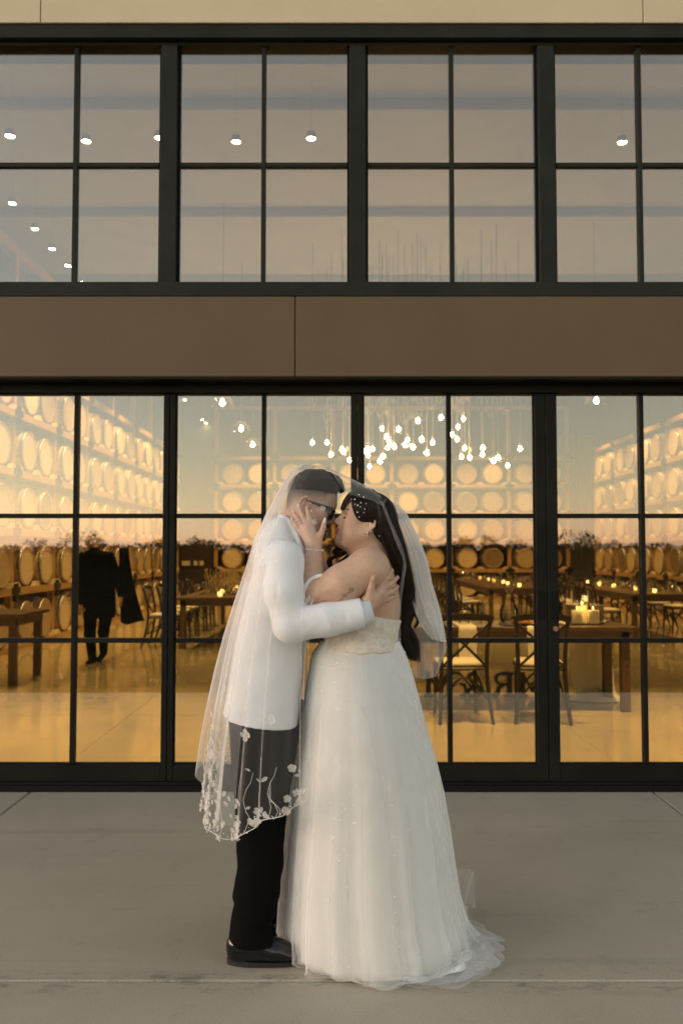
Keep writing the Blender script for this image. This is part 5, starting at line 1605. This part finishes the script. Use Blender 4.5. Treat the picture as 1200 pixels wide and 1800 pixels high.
# bodice
fo = Field([float(U(540, 0)[0]), 2.96, zpx(1160)], [float(U(712, 0)[0]), 3.42, zpx(1060)], .0042)
Tq = [Tb[0], Tb[1], Tb[2], Tb[3] + .007, Tb[4] + .007]
fo.loft(*Tq, k=.0, p=2.2)
fo.ell(U(583, 1074, -.075), (.062, .072, .062), None, .03); fo.ell(U(583, 1074, .075), (.062, .072, .062), None, .03)
fo.plane_cut((0, 0, zpx(1140)), (0, 0, -1))
fo.disp(lambda X, Y, Z: .0014 * np.sin(150 * X) * np.sin(110 * Y + 40 * Z) + .0012 * np.sin(90 * Z + 60 * X))
pa, pb = U(640, 1074), U(698, 1088)
nn = np.array((-(pb[2] - pa[2]), 0, pb[0] - pa[0])); nn /= np.linalg.norm(nn); fo.plane_cut(pa, nn)
child(sdf_obj('bodice', fo, M['lace'], None, 2), bride); del fo
b = bmesh.new()
sp = catmull([onskin(*p, off=.004) for p in ((534, 1041), (538, 1030), (545, 1020.5), (555, 1014.5), (567, 1011))], 22)
tube(b, [tuple(q) for q in sp], [.0075] * 21 + [.004], 8)
child(obj('sleeve_strap', b, M['dress'], smooth=True), bride)
V = []; Q = []; rr = np.random.default_rng(8)
for i in range(8):
    for k in range(14):
        u_, v_ = k / 13, i / 7
        V.append(U(534 + 18 * u_ * (1 - .3 * v_) + 1.5 * math.sin(5 * v_), 1050 + 22 * v_ + 3 * math.sin(9 * u_ + 3 * v_), -.262 + .012 * math.sin(11 * u_ + 4 * v_)))
for i in range(7):
    for k in range(13): a = i * 14 + k; Q.append((a, a + 1, a + 15, a + 14))
child(obj('sleeve_ruffle', quads_np('ruffle', V, Q, M['tulle'])), bride)
# =================================================================== GOWN
rg = np.random.default_rng(31)
def fold_fn(seed, ks, amp=1.0):
    r = np.random.default_rng(seed)
    ph = r.uniform(0, 6.28, len(ks)); am = r.uniform(.5, 1.0, len(ks)); dr = r.uniform(-.5, .5, len(ks))
    def f(th, t):
        v = 0
        for k, p, a, d in zip(ks, ph, am, dr): v = v + a * np.sin(k * th + p + d * t * 2.2 + .35 * np.sin(2 * th + p))
        v = v / len(ks) ** .5
        return amp * (np.abs(v) * 1.2 - .55 + .3 * v)
    return f
SK = [(1126, 567, 699, .172), (1150, 551, 710, .190), (1180, 545, 721, .215), (1220, 537, 734, .246), (1280, 528, 752, .284), (1340, 519, 770, .298), (1400, 511, 784, .304), (1460, 505, 794, .308), (1520, 499, 802, .311), (1580, 495, 812, .314), (1615, 493, 822, .316), (1640, 492, 830, .318)]
def skirt_layer(name, m, scale, seed, amp, ks, y_top=1126, hem_z=.012, flare=.0, nth=260, nt=100, dz=0.0, train=1.0, th0=0.0, th1=2 * PI, extra=None):
    A = np.array([[zpx(y), (U(l, y)[0] + U(r_, y)[0]) / 2, (U(r_, y)[0] - U(l, y)[0]) / 2, q] for y, l, r_, q in SK])[::-1]
    ztop = zpx(y_top) + dz
    t = np.linspace(0, 1, nt)[:, None]; th = np.linspace(th0, th1, nth)[None, :]
    z = ztop + (hem_z - ztop) * np.minimum(t / .86, 1)
    ip = lambda k: np.interp(z, A[:, 0], A[:, k])
    cx, rx, ry = ip(1), ip(2), ip(3)
    f = fold_fn(seed, ks)(th, t)
    g_ = smoothstep(0, .75, t)
    sc_ = 1.03 + .014 * scale + (scale - 1.044) * smoothstep(.01, .30, t)
    rr_ = sc_ + amp * g_ * f
    ext = np.clip((t - .86) / .14, 0, 1)                       # what lies on the ground
    left_ = .04 + .96 * smoothstep(-.25, .45, np.cos(th))
    gs = lambda c0, w0: np.exp(-((((th - c0 + PI) % (2 * PI)) - PI) / w0) ** 2)
    tw = left_ * (.014 + flare) + train * (.070 * gs(-.05, .50) + .055 * gs(-.80, .40) + .012 * gs(-1.7, .5))
    x = cx + (rx * rr_ + ext * tw * (1 + .07 * f + .16 * np.sin(3.3 * th + seed) + .10 * np.sin(6.1 * th + 2 * seed))) * np.cos(th); y = YC + .02 + (ry * rr_ + ext * tw * (1 + .07 * f + .16 * np.sin(3.3 * th + seed) + .10 * np.sin(6.1 * th + 2 * seed))) * np.sin(th)
    zz_ = z + ext * (.004 + .050 * (.5 + .5 * np.sin(7 * th + seed + 3.0 * ext + 1.2 * np.sin(2.6 * th))) * np.sin(PI * np.clip(ext * .8 + .12, 0, 1)) * (.3 + tw * 7)) + 0 * th
    zz_ = zz_ + .006 * smoothstep(.74, .86, t) * (f + .6) * (1 - ext)
    zz_ = np.maximum(zz_, .004)
    V = np.stack([x, y, zz_], -1).reshape(-1, 3)
    i = np.arange(nt - 1)[:, None]; k = np.arange(nth - 1)[None, :]
    b_ = i * nth + k
    Q = np.stack([b_, b_ + 1, b_ + nth + 1, b_ + nth], -1).reshape(-1, 4)
    if th1 - th0 > 6.2:                                         # close the ring
        b2 = (np.arange(nt - 1) * nth)
        Q = np.vstack([Q, np.stack([b2 + nth - 1, b2, b2 + nth, b2 + 2 * nth - 1], -1)])
    o = obj(name, quads_np(name, V, Q, m)); child(o, bride)
    return o, V.reshape(nt, nth, 3)
TWO = 2 * PI * 259 / 260
skirt_layer('underskirt', M['dress'], .905, 3, .045, [5, 9, 14], th1=TWO, train=.6)
o_, SV = skirt_layer('lace_skirt', M['lace'] if False else M['tulle'], .935, 5, .060, [5, 8, 13], th1=TWO, train=.9)
skirt_layer('tulle_skirt', M['tulle'], .960, 8, .070, [4, 7, 12], th1=TWO, flare=.012)
_, SO = skirt_layer('tulle_skirt', M['tulle_o'], .985, 14, .075, [5, 9, 15], th1=TWO, flare=.022, hem_z=.010)

# sequins scattered through the skirt
def sequins(SV, n, seed):
    r = np.random.default_rng(seed)
    nt, nth, _ = SV.shape
    i = (r.random(n) ** .7 * (nt * .85)).astype(int); k = r.integers(0, nth, n)
    cl_ = np.sin(k * .11 + i * .05) * np.sin(k * .043 - i * .09) + r.normal(0, .6, n) > .25
    i, k = i[cl_], k[cl_]
    c = SV[i, k] + r.normal(0, .004, (len(i), 3))
    c[:, 2] = np.maximum(c[:, 2], .01)
    a = r.normal(size=c.shape); a /= np.linalg.norm(a, axis=1)[:, None]; b_ = np.cross(a, r.normal(size=c.shape)); b_ /= np.linalg.norm(b_, axis=1)[:, None]
    s = r.uniform(.0009, .0026, len(c))[:, None]
    V = np.stack([c - a * s, c - b_ * s, c + a * s, c + b_ * s], 1).reshape(-1, 3)
    o = obj('sequins', quads_np('sequins', V, np.arange(len(V)).reshape(-1, 4), M['sequin'], False)); o['kind'] = 'stuff'; child(o, bride)
sequins(SV, 16000, 4)

# loose tulle lying on the ground on the right and at the front
def ground_swag(path, w, seed, m, lift=.05, n=46, nw=26):
    r = random.Random(seed); C_ = catmull(path, n); V = []
    for i, p in enumerate(C_):
        t_ = C_[min(i + 1, n - 1)] - C_[max(i - 1, 0)]; t_ /= np.linalg.norm(t_[:2]) + 1e-9
        nn = np.array((-t_[1], t_[0], 0))
        for k in range(nw):
            u = k / (nw - 1) - .5
            hgt = lift * math.cos(u * PI) ** 1.2 * (.45 + .55 * math.sin(PI * (i + 1) / (n + 1))) + .012 * math.sin(14 * u + .35 * i + seed) * (1 - abs(2 * u)) + .008 * math.sin(5 * u - .6 * i)
            q = p + nn * (u * w * (1 + .22 * math.sin(i * .33 + seed)))
            V.append((q[0], q[1], max(.005, p[2] + hgt)))
    Q = [(i * nw + k, i * nw + k + 1, (i + 1) * nw + k + 1, (i + 1) * nw + k) for i in range(n - 1) for k in range(nw - 1)]
    child(obj('train', quads_np('train', V, Q, m)), bride)
gx = lambda px, Y: (px - 600) / FPX * Y
ground_swag([(gx(806, 3.1), 3.30, .09), (gx(822, 3.1), 3.20, .03), (gx(828, 3.06), 3.08, .01), (gx(800, 3.0), 3.01, .01), (gx(745, 2.97), 2.975, .01)], .12, 3, M['tulle_o'], .05)
ground_swag([(gx(640, 2.95), 2.95, .02), (gx(655, 2.93), 2.925, .0), (gx(672, 2.93), 2.935, .0), (gx(690, 2.95), 2.96, .0)], .05, 5, M['tulle'], .02)
# a corner of tulle standing off behind the skirt
V = []
for i in range(16):
    for k in range(14):
        u, v = i / 15, k / 13
        V.append(U(790 + (48 - 3 * v - 5 * (1 - v) * u) * u, 1518 + 16 * u + (78 - 18 * u) * v + 2.5 * math.sin(5 * u + 2 * v), .12 - .05 * u + .022 * math.sin(7 * u + 2.4 * v)))
child(obj('tulle_corner', quads_np('corner', V, [(i * 14 + k, i * 14 + k + 1, i * 14 + k + 15, i * 14 + k + 14) for i in range(15) for k in range(13)], M['tulle_o'])), bride)

# =================================================================== VEIL
veil = empty('wedding_veil', 'sheer white veil with flower edging draped over both heads and the man\'s back', 'veil', None, (float(U(545, 818)[0]), YC, 0))
# rows (y at the groom's plane, left px, centre px, half depth, right reach px at the near side)
VR = [(817, 548, 549, .004), (821, 528, 550, .045), (830, 514, 551, .085), (846, 502, 551, .118), (870, 488, 549, .145), (905, 470, 545, .185), (950, 451, 540, .265), (1000, 438, 537, .318), (1060, 421, 535, .345), (1120, 406, 534, .356), (1180, 394, 533, .356), (1240, 384, 532, .352), (1300, 375, 531, .350), (1360, 367, 531, .348), (1420, 360, 531, .346), (1480, 356, 531, .345)]
Av = np.array([[zpx(y), U(c, y)[0], U(c, y)[0] - U(l, y)[0], q] for y, l, c, q in VR])[::-1]
def hem_y(th):       # photo height of the lower edge, seen from the back (0) round to the near side (pi/2)
    return np.interp(th, [-1.7, -1.2, -.5, -.05, .25, .55, .80, .95, 1.10, 1.25, 1.42, 1.62, 1.75], [1330, 1345, 1345, 1356, 1402, 1446, 1477, 1477, 1458, 1438, 1432, 1410, 1372])
nth, nt = 420, 150
th = np.linspace(-1.72, 1.75, nth)[None, :]; t = np.linspace(0, 1, nt)[:, None]
hz = np.vectorize(zpx)(hem_y(th))
# near things project lower, so the near edge hangs a little higher in space
hz = CAM_Z + (hz - CAM_Z) * (YC - .33 * np.clip(np.sin(th), -1, 1)) / YC
ztop = zpx(817)
z = ztop + (hz - ztop) * (t ** 1.15)
ip = lambda k: np.interp(z, Av[:, 0], Av[:, k])
cx, rx, ry = ip(1), ip(2), ip(3)
g_ = smoothstep(.10, .95, t)
def vf(th, t, seed):
    r = np.random.default_rng(seed); v = 0
    for k, a in ((7, .9), (11, .8), (17, .7), (27, .35), (41, .16)):
        v = v + a * np.sin(k * th + r.uniform(0, 6.28) + r.uniform(-.6, .6) * t + .8 * np.sin(2.3 * th + r.uniform(0, 6)))
    return v / 2
f = vf(th, t, 17)
rr_ = 1 + (.020 + .085 * g_) * f
# the sheet swings past the near side: beyond pi/2 it runs straight on
sth, cth = np.sin(np.clip(th, -PI / 2, PI / 2)), np.cos(np.clip(th, -PI / 2, PI / 2))
over = np.maximum(0, np.abs(th) - PI / 2)
KY = np.array([zpx(q) for q in (1480, 1000, 950, 915, 885, 860, 835, 817)]); KV = np.array([.10, .06, .14, .38, .56, .56, .34, .05])
x = cx - rx * cth * rr_ + over * np.interp(z, KY, KV) * np.where(th > 0, 1, .3)
y = YC + .01 - ry * sth * rr_ + .03 * over
tw = .016 * g_ * vf(th, t, 23)
x = x + tw * sth; y = y + tw * cth
# fine ruffling along the edge
VV = np.stack([x, y, z + 0 * th], -1)
# keep clear of the head and shoulders
i = np.arange(nt - 1)[:, None]; k = np.arange(nth - 1)[None, :]; b_ = i * nth + k
Q = np.stack([b_, b_ + 1, b_ + nth + 1, b_ + nth], -1).reshape(-1, 4)
child(obj('veil_net', quads_np('veil_net', VV.reshape(-1, 3), Q, M['veil'])), veil)
# second tier of net over the back, starting below the head
f2 = vf(th, t, 44); r2 = 1 + .035 * g_ + (.012 + .10 * g_) * f2
x2 = cx - rx * cth * r2 + over * np.interp(z, KY, KV) * np.where(th > 0, 1, .3); y2 = YC + .01 - ry * sth * r2
tw2 = .018 * g_ * vf(th, t, 29); V2_ = np.stack([x2 + tw2 * sth, y2 + tw2 * cth, z + .01 + 0 * th], -1)
sel = slice(2, nt - 4); ks_ = slice(0, int(nth * .76))
V2_ = V2_[sel, ks_]; n2, m2 = V2_.shape[:2]
b2 = (np.arange(n2 - 1)[:, None] * m2 + np.arange(m2 - 1)[None, :])
child(obj('veil_net', quads_np('veil_net', V2_.reshape(-1, 3), np.stack([b2, b2 + 1, b2 + m2 + 1, b2 + m2], -1).reshape(-1, 4), tulle_mat('veil_second', .20, (.90, .89, .86)))), veil)

# the span between the two heads and down over her hair
def sheet(rows, name, m, nu=60, nv=60, wob=.0, seed=0, kf=9):
    """rows of control points (x, y, dy), lofted smoothly both ways"""
    R_ = [catmull(r_, nu) for r_ in rows]
    G_ = np.array([catmull([R_[j][i] for j in range(len(rows))], nv) for i in range(nu)])
    r = np.random.default_rng(seed); p1, p2 = r.uniform(0, 6, 2)
    V = []
    for i in range(nu):
        for j in range(nv):
            q = G_[i, j]; d_ = wob * (math.sin(kf * i / nu * 6.28 + p1 + .6 * math.sin(j * .1)) + .5 * math.sin(kf * 2.3 * i / nu * 6.28 + p2)) * smoothstep(0, .3, np.array(j / nv))
            V.append(U(q[0] + d_ * 120, q[1], q[2] + d_))
    Q = [(i * nv + j, i * nv + j + 1, (i + 1) * nv + j + 1, (i + 1) * nv + j) for i in range(nu - 1) for j in range(nv - 1)]
    o = obj(name, quads_np(name, V, Q, m)); child(o, veil)
    return o
sheet([[(562, 818.5, .0), (580, 824, .0), (610, 838, .0), (645, 855, .0), (676, 874, .0)],
       [(575, 824, -.06), (588, 831, -.08), (612, 843, -.09), (645, 859, -.085), (678, 880, -.085)],
       [(588, 836, -.10), (597, 852, -.13), (612, 868, -.14), (648, 878, -.12), (674, 890, -.115)]], 'veil_net', tulle_mat('veil_net_thin', .10, (.90, .89, .86)), 50, 30, .002, 3, 4)
sheet([[(546, 817, .0), (575, 822, .0), (610, 838, .0), (645, 855, .0), (676, 874, .0)],
       [(548, 823, .085), (578, 829, .095), (610, 843, .10), (645, 859, .10), (678, 880, .09)],
       [(556, 850, .15), (586, 858, .16), (616, 868, .165), (648, 880, .165), (684, 900, .13)]], 'veil_net', M['veil'], 40, 16)
# pale gathered edge that falls over her hair on the near side
sheet([[(668, 880, -.105), (671, 882, -.106), (674, 884, -.106)], [(681, 915, -.118), (685, 918, -.12), (689, 920, -.118)], [(697, 958, -.115), (702, 962, -.118), (708, 965, -.115)],
       [(708, 985, -.115), (712, 990, -.12), (714, 994, -.115)], [(706, 1010, -.14), (709, 1014, -.145), (711, 1020, -.14)], [(700, 1050, -.15), (703, 1054, -.155), (706, 1056, -.15)], [(698, 1100, -.165), (700, 1100, -.17), (704, 1100, -.165)], [(697, 1134, -.185), (700, 1134, -.19), (705, 1134, -.185)]], 'veil_edge', M['tulle_o'], 16, 50, .002, 4, 2)
# thick pleated fall behind her hair
for sd, off, mm in ((0, 0, 'tulle'), (1, .02, 'tulle'), (2, .04, 'tulle_o'), (3, .06, 'tulle_o')):
    sheet([[(674, 876, .01 + off), (678, 877, .02 + off), (682, 878, .03 + off)],
           [(684, 905, .0 + off), (697, 902, .02 + off), (711, 899, .04 + off)],
           [(700, 950, .0 + off), (716, 943, .02 + off), (731, 937, .05 + off)],
           [(714, 1000, .0 + off), (732, 992, .02 + off), (750, 983, .06 + off)],
           [(722, 1045, .0 + off), (740, 1036, .02 + off), (759, 1025, .07 + off)],
           [(733, 1085, .0 + off), (752, 1076, .0 + off), (770, 1062, .06 + off)],
           [(745, 1108, .0 + off), (764, 1104, -.01 + off), (778, 1096, .04 + off)],
           [(760, 1124, .01 + off), (773, 1127, .0 + off), (783.5, 1129, .03 + off)]]
           , 'veil_fall', M[mm], 90, 60, .0050 + .0015 * sd, sd + 5, 2.4 + 1.3 * sd)
# thin loop of net hanging under it
sheet([[(708, 1062, .05), (735, 1075, .04), (765, 1085, .03), (780, 1105, .02)],
       [(714, 1110, .05), (738, 1118, .04), (768, 1125, .03), (784, 1140, .02)],
       [(722, 1150, .06), (742, 1155, .04), (764, 1156, .03), (778, 1160, .02)],
       [(728, 1192, .06), (744, 1193, .04), (757, 1192, .03), (767, 1188, .02)]], 'veil_net', tulle_mat('veil_net_double', .33), 50, 40, .003, 9, 3)

# flowers, leaves and beads along the hem
def flower_mesh(seed, rp, n=5):
    r = random.Random(seed); bm = bmesh.new()
    for k in range(n):
        a = 2 * PI * k / n + r.uniform(-.12, .12); R_ = rp * r.uniform(.85, 1.1); w = R_ * .48; up = R_ * r.uniform(.1, .35)
        c, s = math.cos(a), math.sin(a)
        P3 = lambda u, v, h: bm.verts.new((c * u - s * v, s * u + c * v, h))
        b0 = P3(.05 * R_, 0, .002)
        ring = [P3(.35 * R_, -w * .75, up * .5), P3(.72 * R_, -w, up), P3(R_, -w * .45, up * 1.1), P3(R_ * .97, w * .45, up * 1.1), P3(.72 * R_, w, up), P3(.35 * R_, w * .75, up * .5)]
        ctr = P3(.6 * R_, 0, up * .45)
        seq = [b0] + ring
        for i in range(len(seq)): bm.faces.new((ctr, seq[i], seq[(i + 1) % len(seq)]))
    bmesh.ops.create_icosphere(bm, subdivisions=1, radius=rp * .13, matrix=Matrix.Translation((0, 0, rp * .1)))
    me = bpy.data.meshes.new('flower'); bm.to_mesh(me); bm.free(); me.materials.append(M['petal']); return me
def leaf_mesh(L, w):
    bm = bmesh.new(); vs = [bm.verts.new(q) for q in ((0, 0, 0), (L * .3, -w, .001), (L * .7, -w * .8, .003), (L, 0, .004), (L * .7, w * .8, .003), (L * .3, w, .001), (L * .5, 0, -.001))]
    for i in range(6): bm.faces.new((vs[6], vs[i], vs[(i + 1) % 6]))
    me = bpy.data.meshes.new('leaf'); bm.to_mesh(me); bm.free(); me.materials.append(M['petal']); return me
fl = [flower_mesh(k, .017, 5 if k % 2 else 4) for k in range(4)]; lf = [leaf_mesh(.020, .005), leaf_mesh(.014, .004)]
rv = random.Random(13)
def at_veil(th_, t_):
    k = int(round((th_ + 1.72) / 3.47 * (nth - 1))); k = max(0, min(nth - 1, k)); j = max(0, min(nt - 1, int(round(t_ * (nt - 1)))))
    return Vector(VV[j, k])
def put(me, name, th_, t_, sc=1.0, off=.006):
    p = at_veil(th_, t_); nrm = Vector((-math.cos(th_), -math.sin(th_), 0))
    q = nrm.to_track_quat('Z', 'Y').to_matrix().to_4x4() @ Matrix.Rotation(rv.uniform(0, 6.28), 4, 'Z') @ Matrix.Rotation(rv.uniform(-.5, .5), 4, 'X')
    o = obj(name, me); o.matrix_world = Matrix.Translation(p + nrm * off) @ q @ Matrix.Scale(sc, 4)
    mw = o.matrix_world.copy(); o.parent = veil; o.matrix_parent_inverse = Matrix.Translation(veil.location).inverted()
    return o
for k in range(34):
    th_ = -.9 + 2.55 * k / 33 + rv.uniform(-.05, .05)
    put(rv.choice(fl), 'flower', th_, rv.uniform(.955, .998), rv.uniform(.6, 1.0))
for k in range(130): put(rv.choice(fl), 'flower', rv.uniform(-.35, .95), 1 - .12 * rv.random() ** 1.5, rv.uniform(.35, .75), .003)
for th_, t_, s_ in ((.15, .93, 1.1), (.35, .90, 1.15), (.42, .86, 1.0), (.30, .82, .9), (.55, .93, 1.0), (.22, .86, .9), (.60, .80, 1.1), (1.02, .765, 1.25), (1.30, .760, 1.0), (.05, .88, .9), (-.15, .92, 1.), (.70, .72, .8), (.12, .74, .8), (.48, .96, 1.2), (1.5, .90, .9)):
    put(rv.choice(fl), 'flower', th_, t_, s_)
for k in range(60):
    th_ = -.9 + 2.6 * rv.random()
    put(rv.choice(lf), 'leaf', th_, 1 - .10 * rv.random() ** 1.6, rv.uniform(.8, 1.5), .004)
for th_, t_, s_ in ((1.08, .86, 1.1), (.35, .84, 1.5), (.4, .80, 1.5), (.33, .78, 1.4), (.25, .90, 1.4), (1.2, .97, 1.2)): put(lf[0], 'leaf', th_, t_, s_)
# three loose petals where the net touches his cheek and temple
for (x_, y_, d_, s_) in ((567, 894, -.20, .62), (546, 895, -.19, .55), (543, 886, -.19, .4), (552, 917, -.20, .6), (598, 868, -.12, .5)):
    o = obj('petal', rv.choice(lf if s_ < .6 else fl)); o.matrix_world = Matrix.Translation(U(x_, y_, d_)) @ Matrix.Rotation(math.radians(90), 4, 'X') @ Matrix.Rotation(rv.uniform(0, 6), 4, 'Z') @ Matrix.Scale(s_ * (1.0 if s_ >= .6 else 1.4), 4)
    o.parent = veil; o.matrix_parent_inverse = Matrix.Translation(veil.location).inverted()
# bead cord along the edge and embroidered stems
bm = bmesh.new()
for a0, a1 in ((-1.5, 1.72),):
    pts = [at_veil(a0 + (a1 - a0) * k / 160, 1.0) for k in range(161)]
    tube(bm, pts, .0016, 4)
for k in range(240):
    p = at_veil(-1.4 + 3.1 * k / 240, 1 - .012 * rv.random() ** 2) + Vector((rv.gauss(0, .003), rv.gauss(0, .003), rv.gauss(0, .003)))
    bmesh.ops.create_icosphere(bm, subdivisions=1, radius=rv.uniform(.0014, .0028), matrix=Matrix.Translation(p))
for k in range(16):
    a = -.5 + 2.0 * rv.random(); h = rv.uniform(.04, .17); b0 = rv.uniform(-.10, .10)
    pts = [at_veil(a + b0 * (q / 8) ** 2 + .02 * math.sin(q), 1 - h * q / 8) for q in range(9)]
    tube(bm, pts, [.0011 - .00006 * q for q in range(9)], 4)
for q in range(26):
    a = rv.uniform(0, 6.28); p = at_veil(1.13, .985) + Vector((rv.gauss(0, .005), -.006, rv.gauss(0, .010)))
    bmesh.ops.create_icosphere(bm, subdivisions=1, radius=.0030, matrix=Matrix.Translation(p))
child(obj('beaded_edge', bm, M['bead'], smooth=True), veil)
# =================================================================== a man in black walking through the hall
GY = 11.2
def G(x, y, dy=0.0):
    p = P(x, y, GY); return np.array((p.x, GY + dy, p.z))
guest = empty('person', 'person in black walking inside the hall, carrying a long black garment', 'person', None, (float(G(172, 1000)[0]), GY, 0.004))
fq = Field([float(G(128, 0)[0]), GY - .42, 0.0], [float(G(232, 0)[0]), GY + .42, float(G(0, 922)[2])], .0085)
hc = G(158, 943, .0)
fq.ell(hc, (.078, .098, .112), None, .01); fq.ell(hc + np.array((.01, -.03, -.045)), (.062, .070, .075), None, .03)
fq.ell(hc + np.array((.01, -.105, -.02)), (.014, .020, .026), None, .02)
for s in (-1, 1): fq.ell(hc + np.array((s * .08, 0, -.015)), (.014, .022, .034), None, .006)
fq.cap(hc + np.array((.01, .01, -.08)), G(166, 965), .058, .065, .03)
body = [(968, 152, 184, .09, 0), (975, 142, 196, .125, 0), (1000, 143, 201, .135, 0), (1030, 147, 202, .125, 0), (1056, 147, 203, .13, 0), (1085, 148, 203, .13, 0)]
body = sorted(body, key=lambda q: -q[0])
fq.loft([G(0, q[0])[2] for q in body], [(G(q[1], q[0])[0] + G(q[2], q[0])[0]) / 2 for q in body], [GY] * 6, [(G(q[2], q[0])[0] - G(q[1], q[0])[0]) / 2 for q in body], [q[3] for q in body], .03, 2.2)
fq.chain([G(147, 978), G(141, 1020, -.03), G(146, 1060, -.12)], [.065, .055, .045], .03)
fq.chain([G(193, 978), G(207, 1015, .02), G(215, 1047, -.06)], [.065, .055, .043], .03)
fq.chain([G(160, 1070), G(159, 1115, -.02), G(161, 1157, .05)], [.095, .072, .055], .03)
fq.chain([G(188, 1070), G(186, 1110, -.10), G(174, 1148, .22)], [.095, .070, .052], .03)
fq.cap(G(161, 1162, .06), G(160, 1164, -.12), .045, .036, .02); fq.cap(G(174, 1152, .24), G(172, 1161, .08), .042, .036, .02)
hands = []
for (w, s) in ((G(146, 1063, -.13), -1), (G(215.5, 1050, -.07), 1)):
    for j in range(4):
        k0 = w + np.array((s * .008 * (j - 1.5), -.012 * j + .01, -.055)); fq.chain([w, k0, k0 + np.array((0, -.01, -.04)), k0 + np.array((-s * .012, -.012, -.066))], [.026, .013, .010, .008], .008)
    fq.chain([w, w + np.array((-s * .012, -.035, -.045)), w + np.array((-s * .010, -.048, -.075))], [.022, .012, .009], .008)
def gcol(V):
    c = np.tile(np.array((.003, .0028, .0025)), (len(V), 1))
    head_ = (V[:, 2] > float(G(0, 962)[2])) & (np.abs(V[:, 0] - hc[0]) < .12)
    c[head_] = (.42, .26, .17)
    for w in (G(146, 1063, -.13), G(215.5, 1050, -.07)):
        c[((V - (w + np.array((0, -.01, -.06)))) ** 2).sum(1) < .075 ** 2] = (.45, .28, .19)
    return c
M['guest'] = mat('guest_skin_and_suit', (1, 1, 1), .8, attr='Col', spec=.04)
child(sdf_obj('body', fq, M['guest'], None, 2, gcol), guest); del fq
fq = Field(hc - .16, hc + .17, .008)
fq.ell(hc + np.array((0, .012, .018)), (.088, .104, .112), None, .01); fq.ell(hc + np.array((.01, -.10, -.04)), (.085, .075, .075), None, .02, 'sub')
fq.plane_cut(hc + np.array((0, 0, -.05)), (0, 0, -1))
fq.disp(lambda X, Y, Z: .006 * np.sin(70 * X + 20 * Z) * np.sin(60 * Y + 30 * Z))
child(sdf_obj('hair', fq, M['hair_g'], None, 2), guest); del fq
V = []
for i in range(22):
    for k in range(26):
        u, v = i / 21, k / 25
        xl, xr = 212 - 6 * v + 6 * v * v, 226 + 2 * v + 28 * v ** 1.6
        V.append(G(xl + (xr - xl) * u, 962 + 132 * v + 3 * math.sin(5 * u) * v, -.03 + .035 * math.sin(9 * u + 2 * v) * (.4 + v)))
g_o = obj('garment', quads_np('garment', V, [(i * 26 + k, i * 26 + k + 1, i * 26 + k + 27, i * 26 + k + 26) for i in range(21) for k in range(25)], M['trouser']))
md = g_o.modifiers.new('thickness', 'SOLIDIFY'); md.thickness = .012
tag(g_o, 'long black garment held at the side of the person in the hall', 'garment')
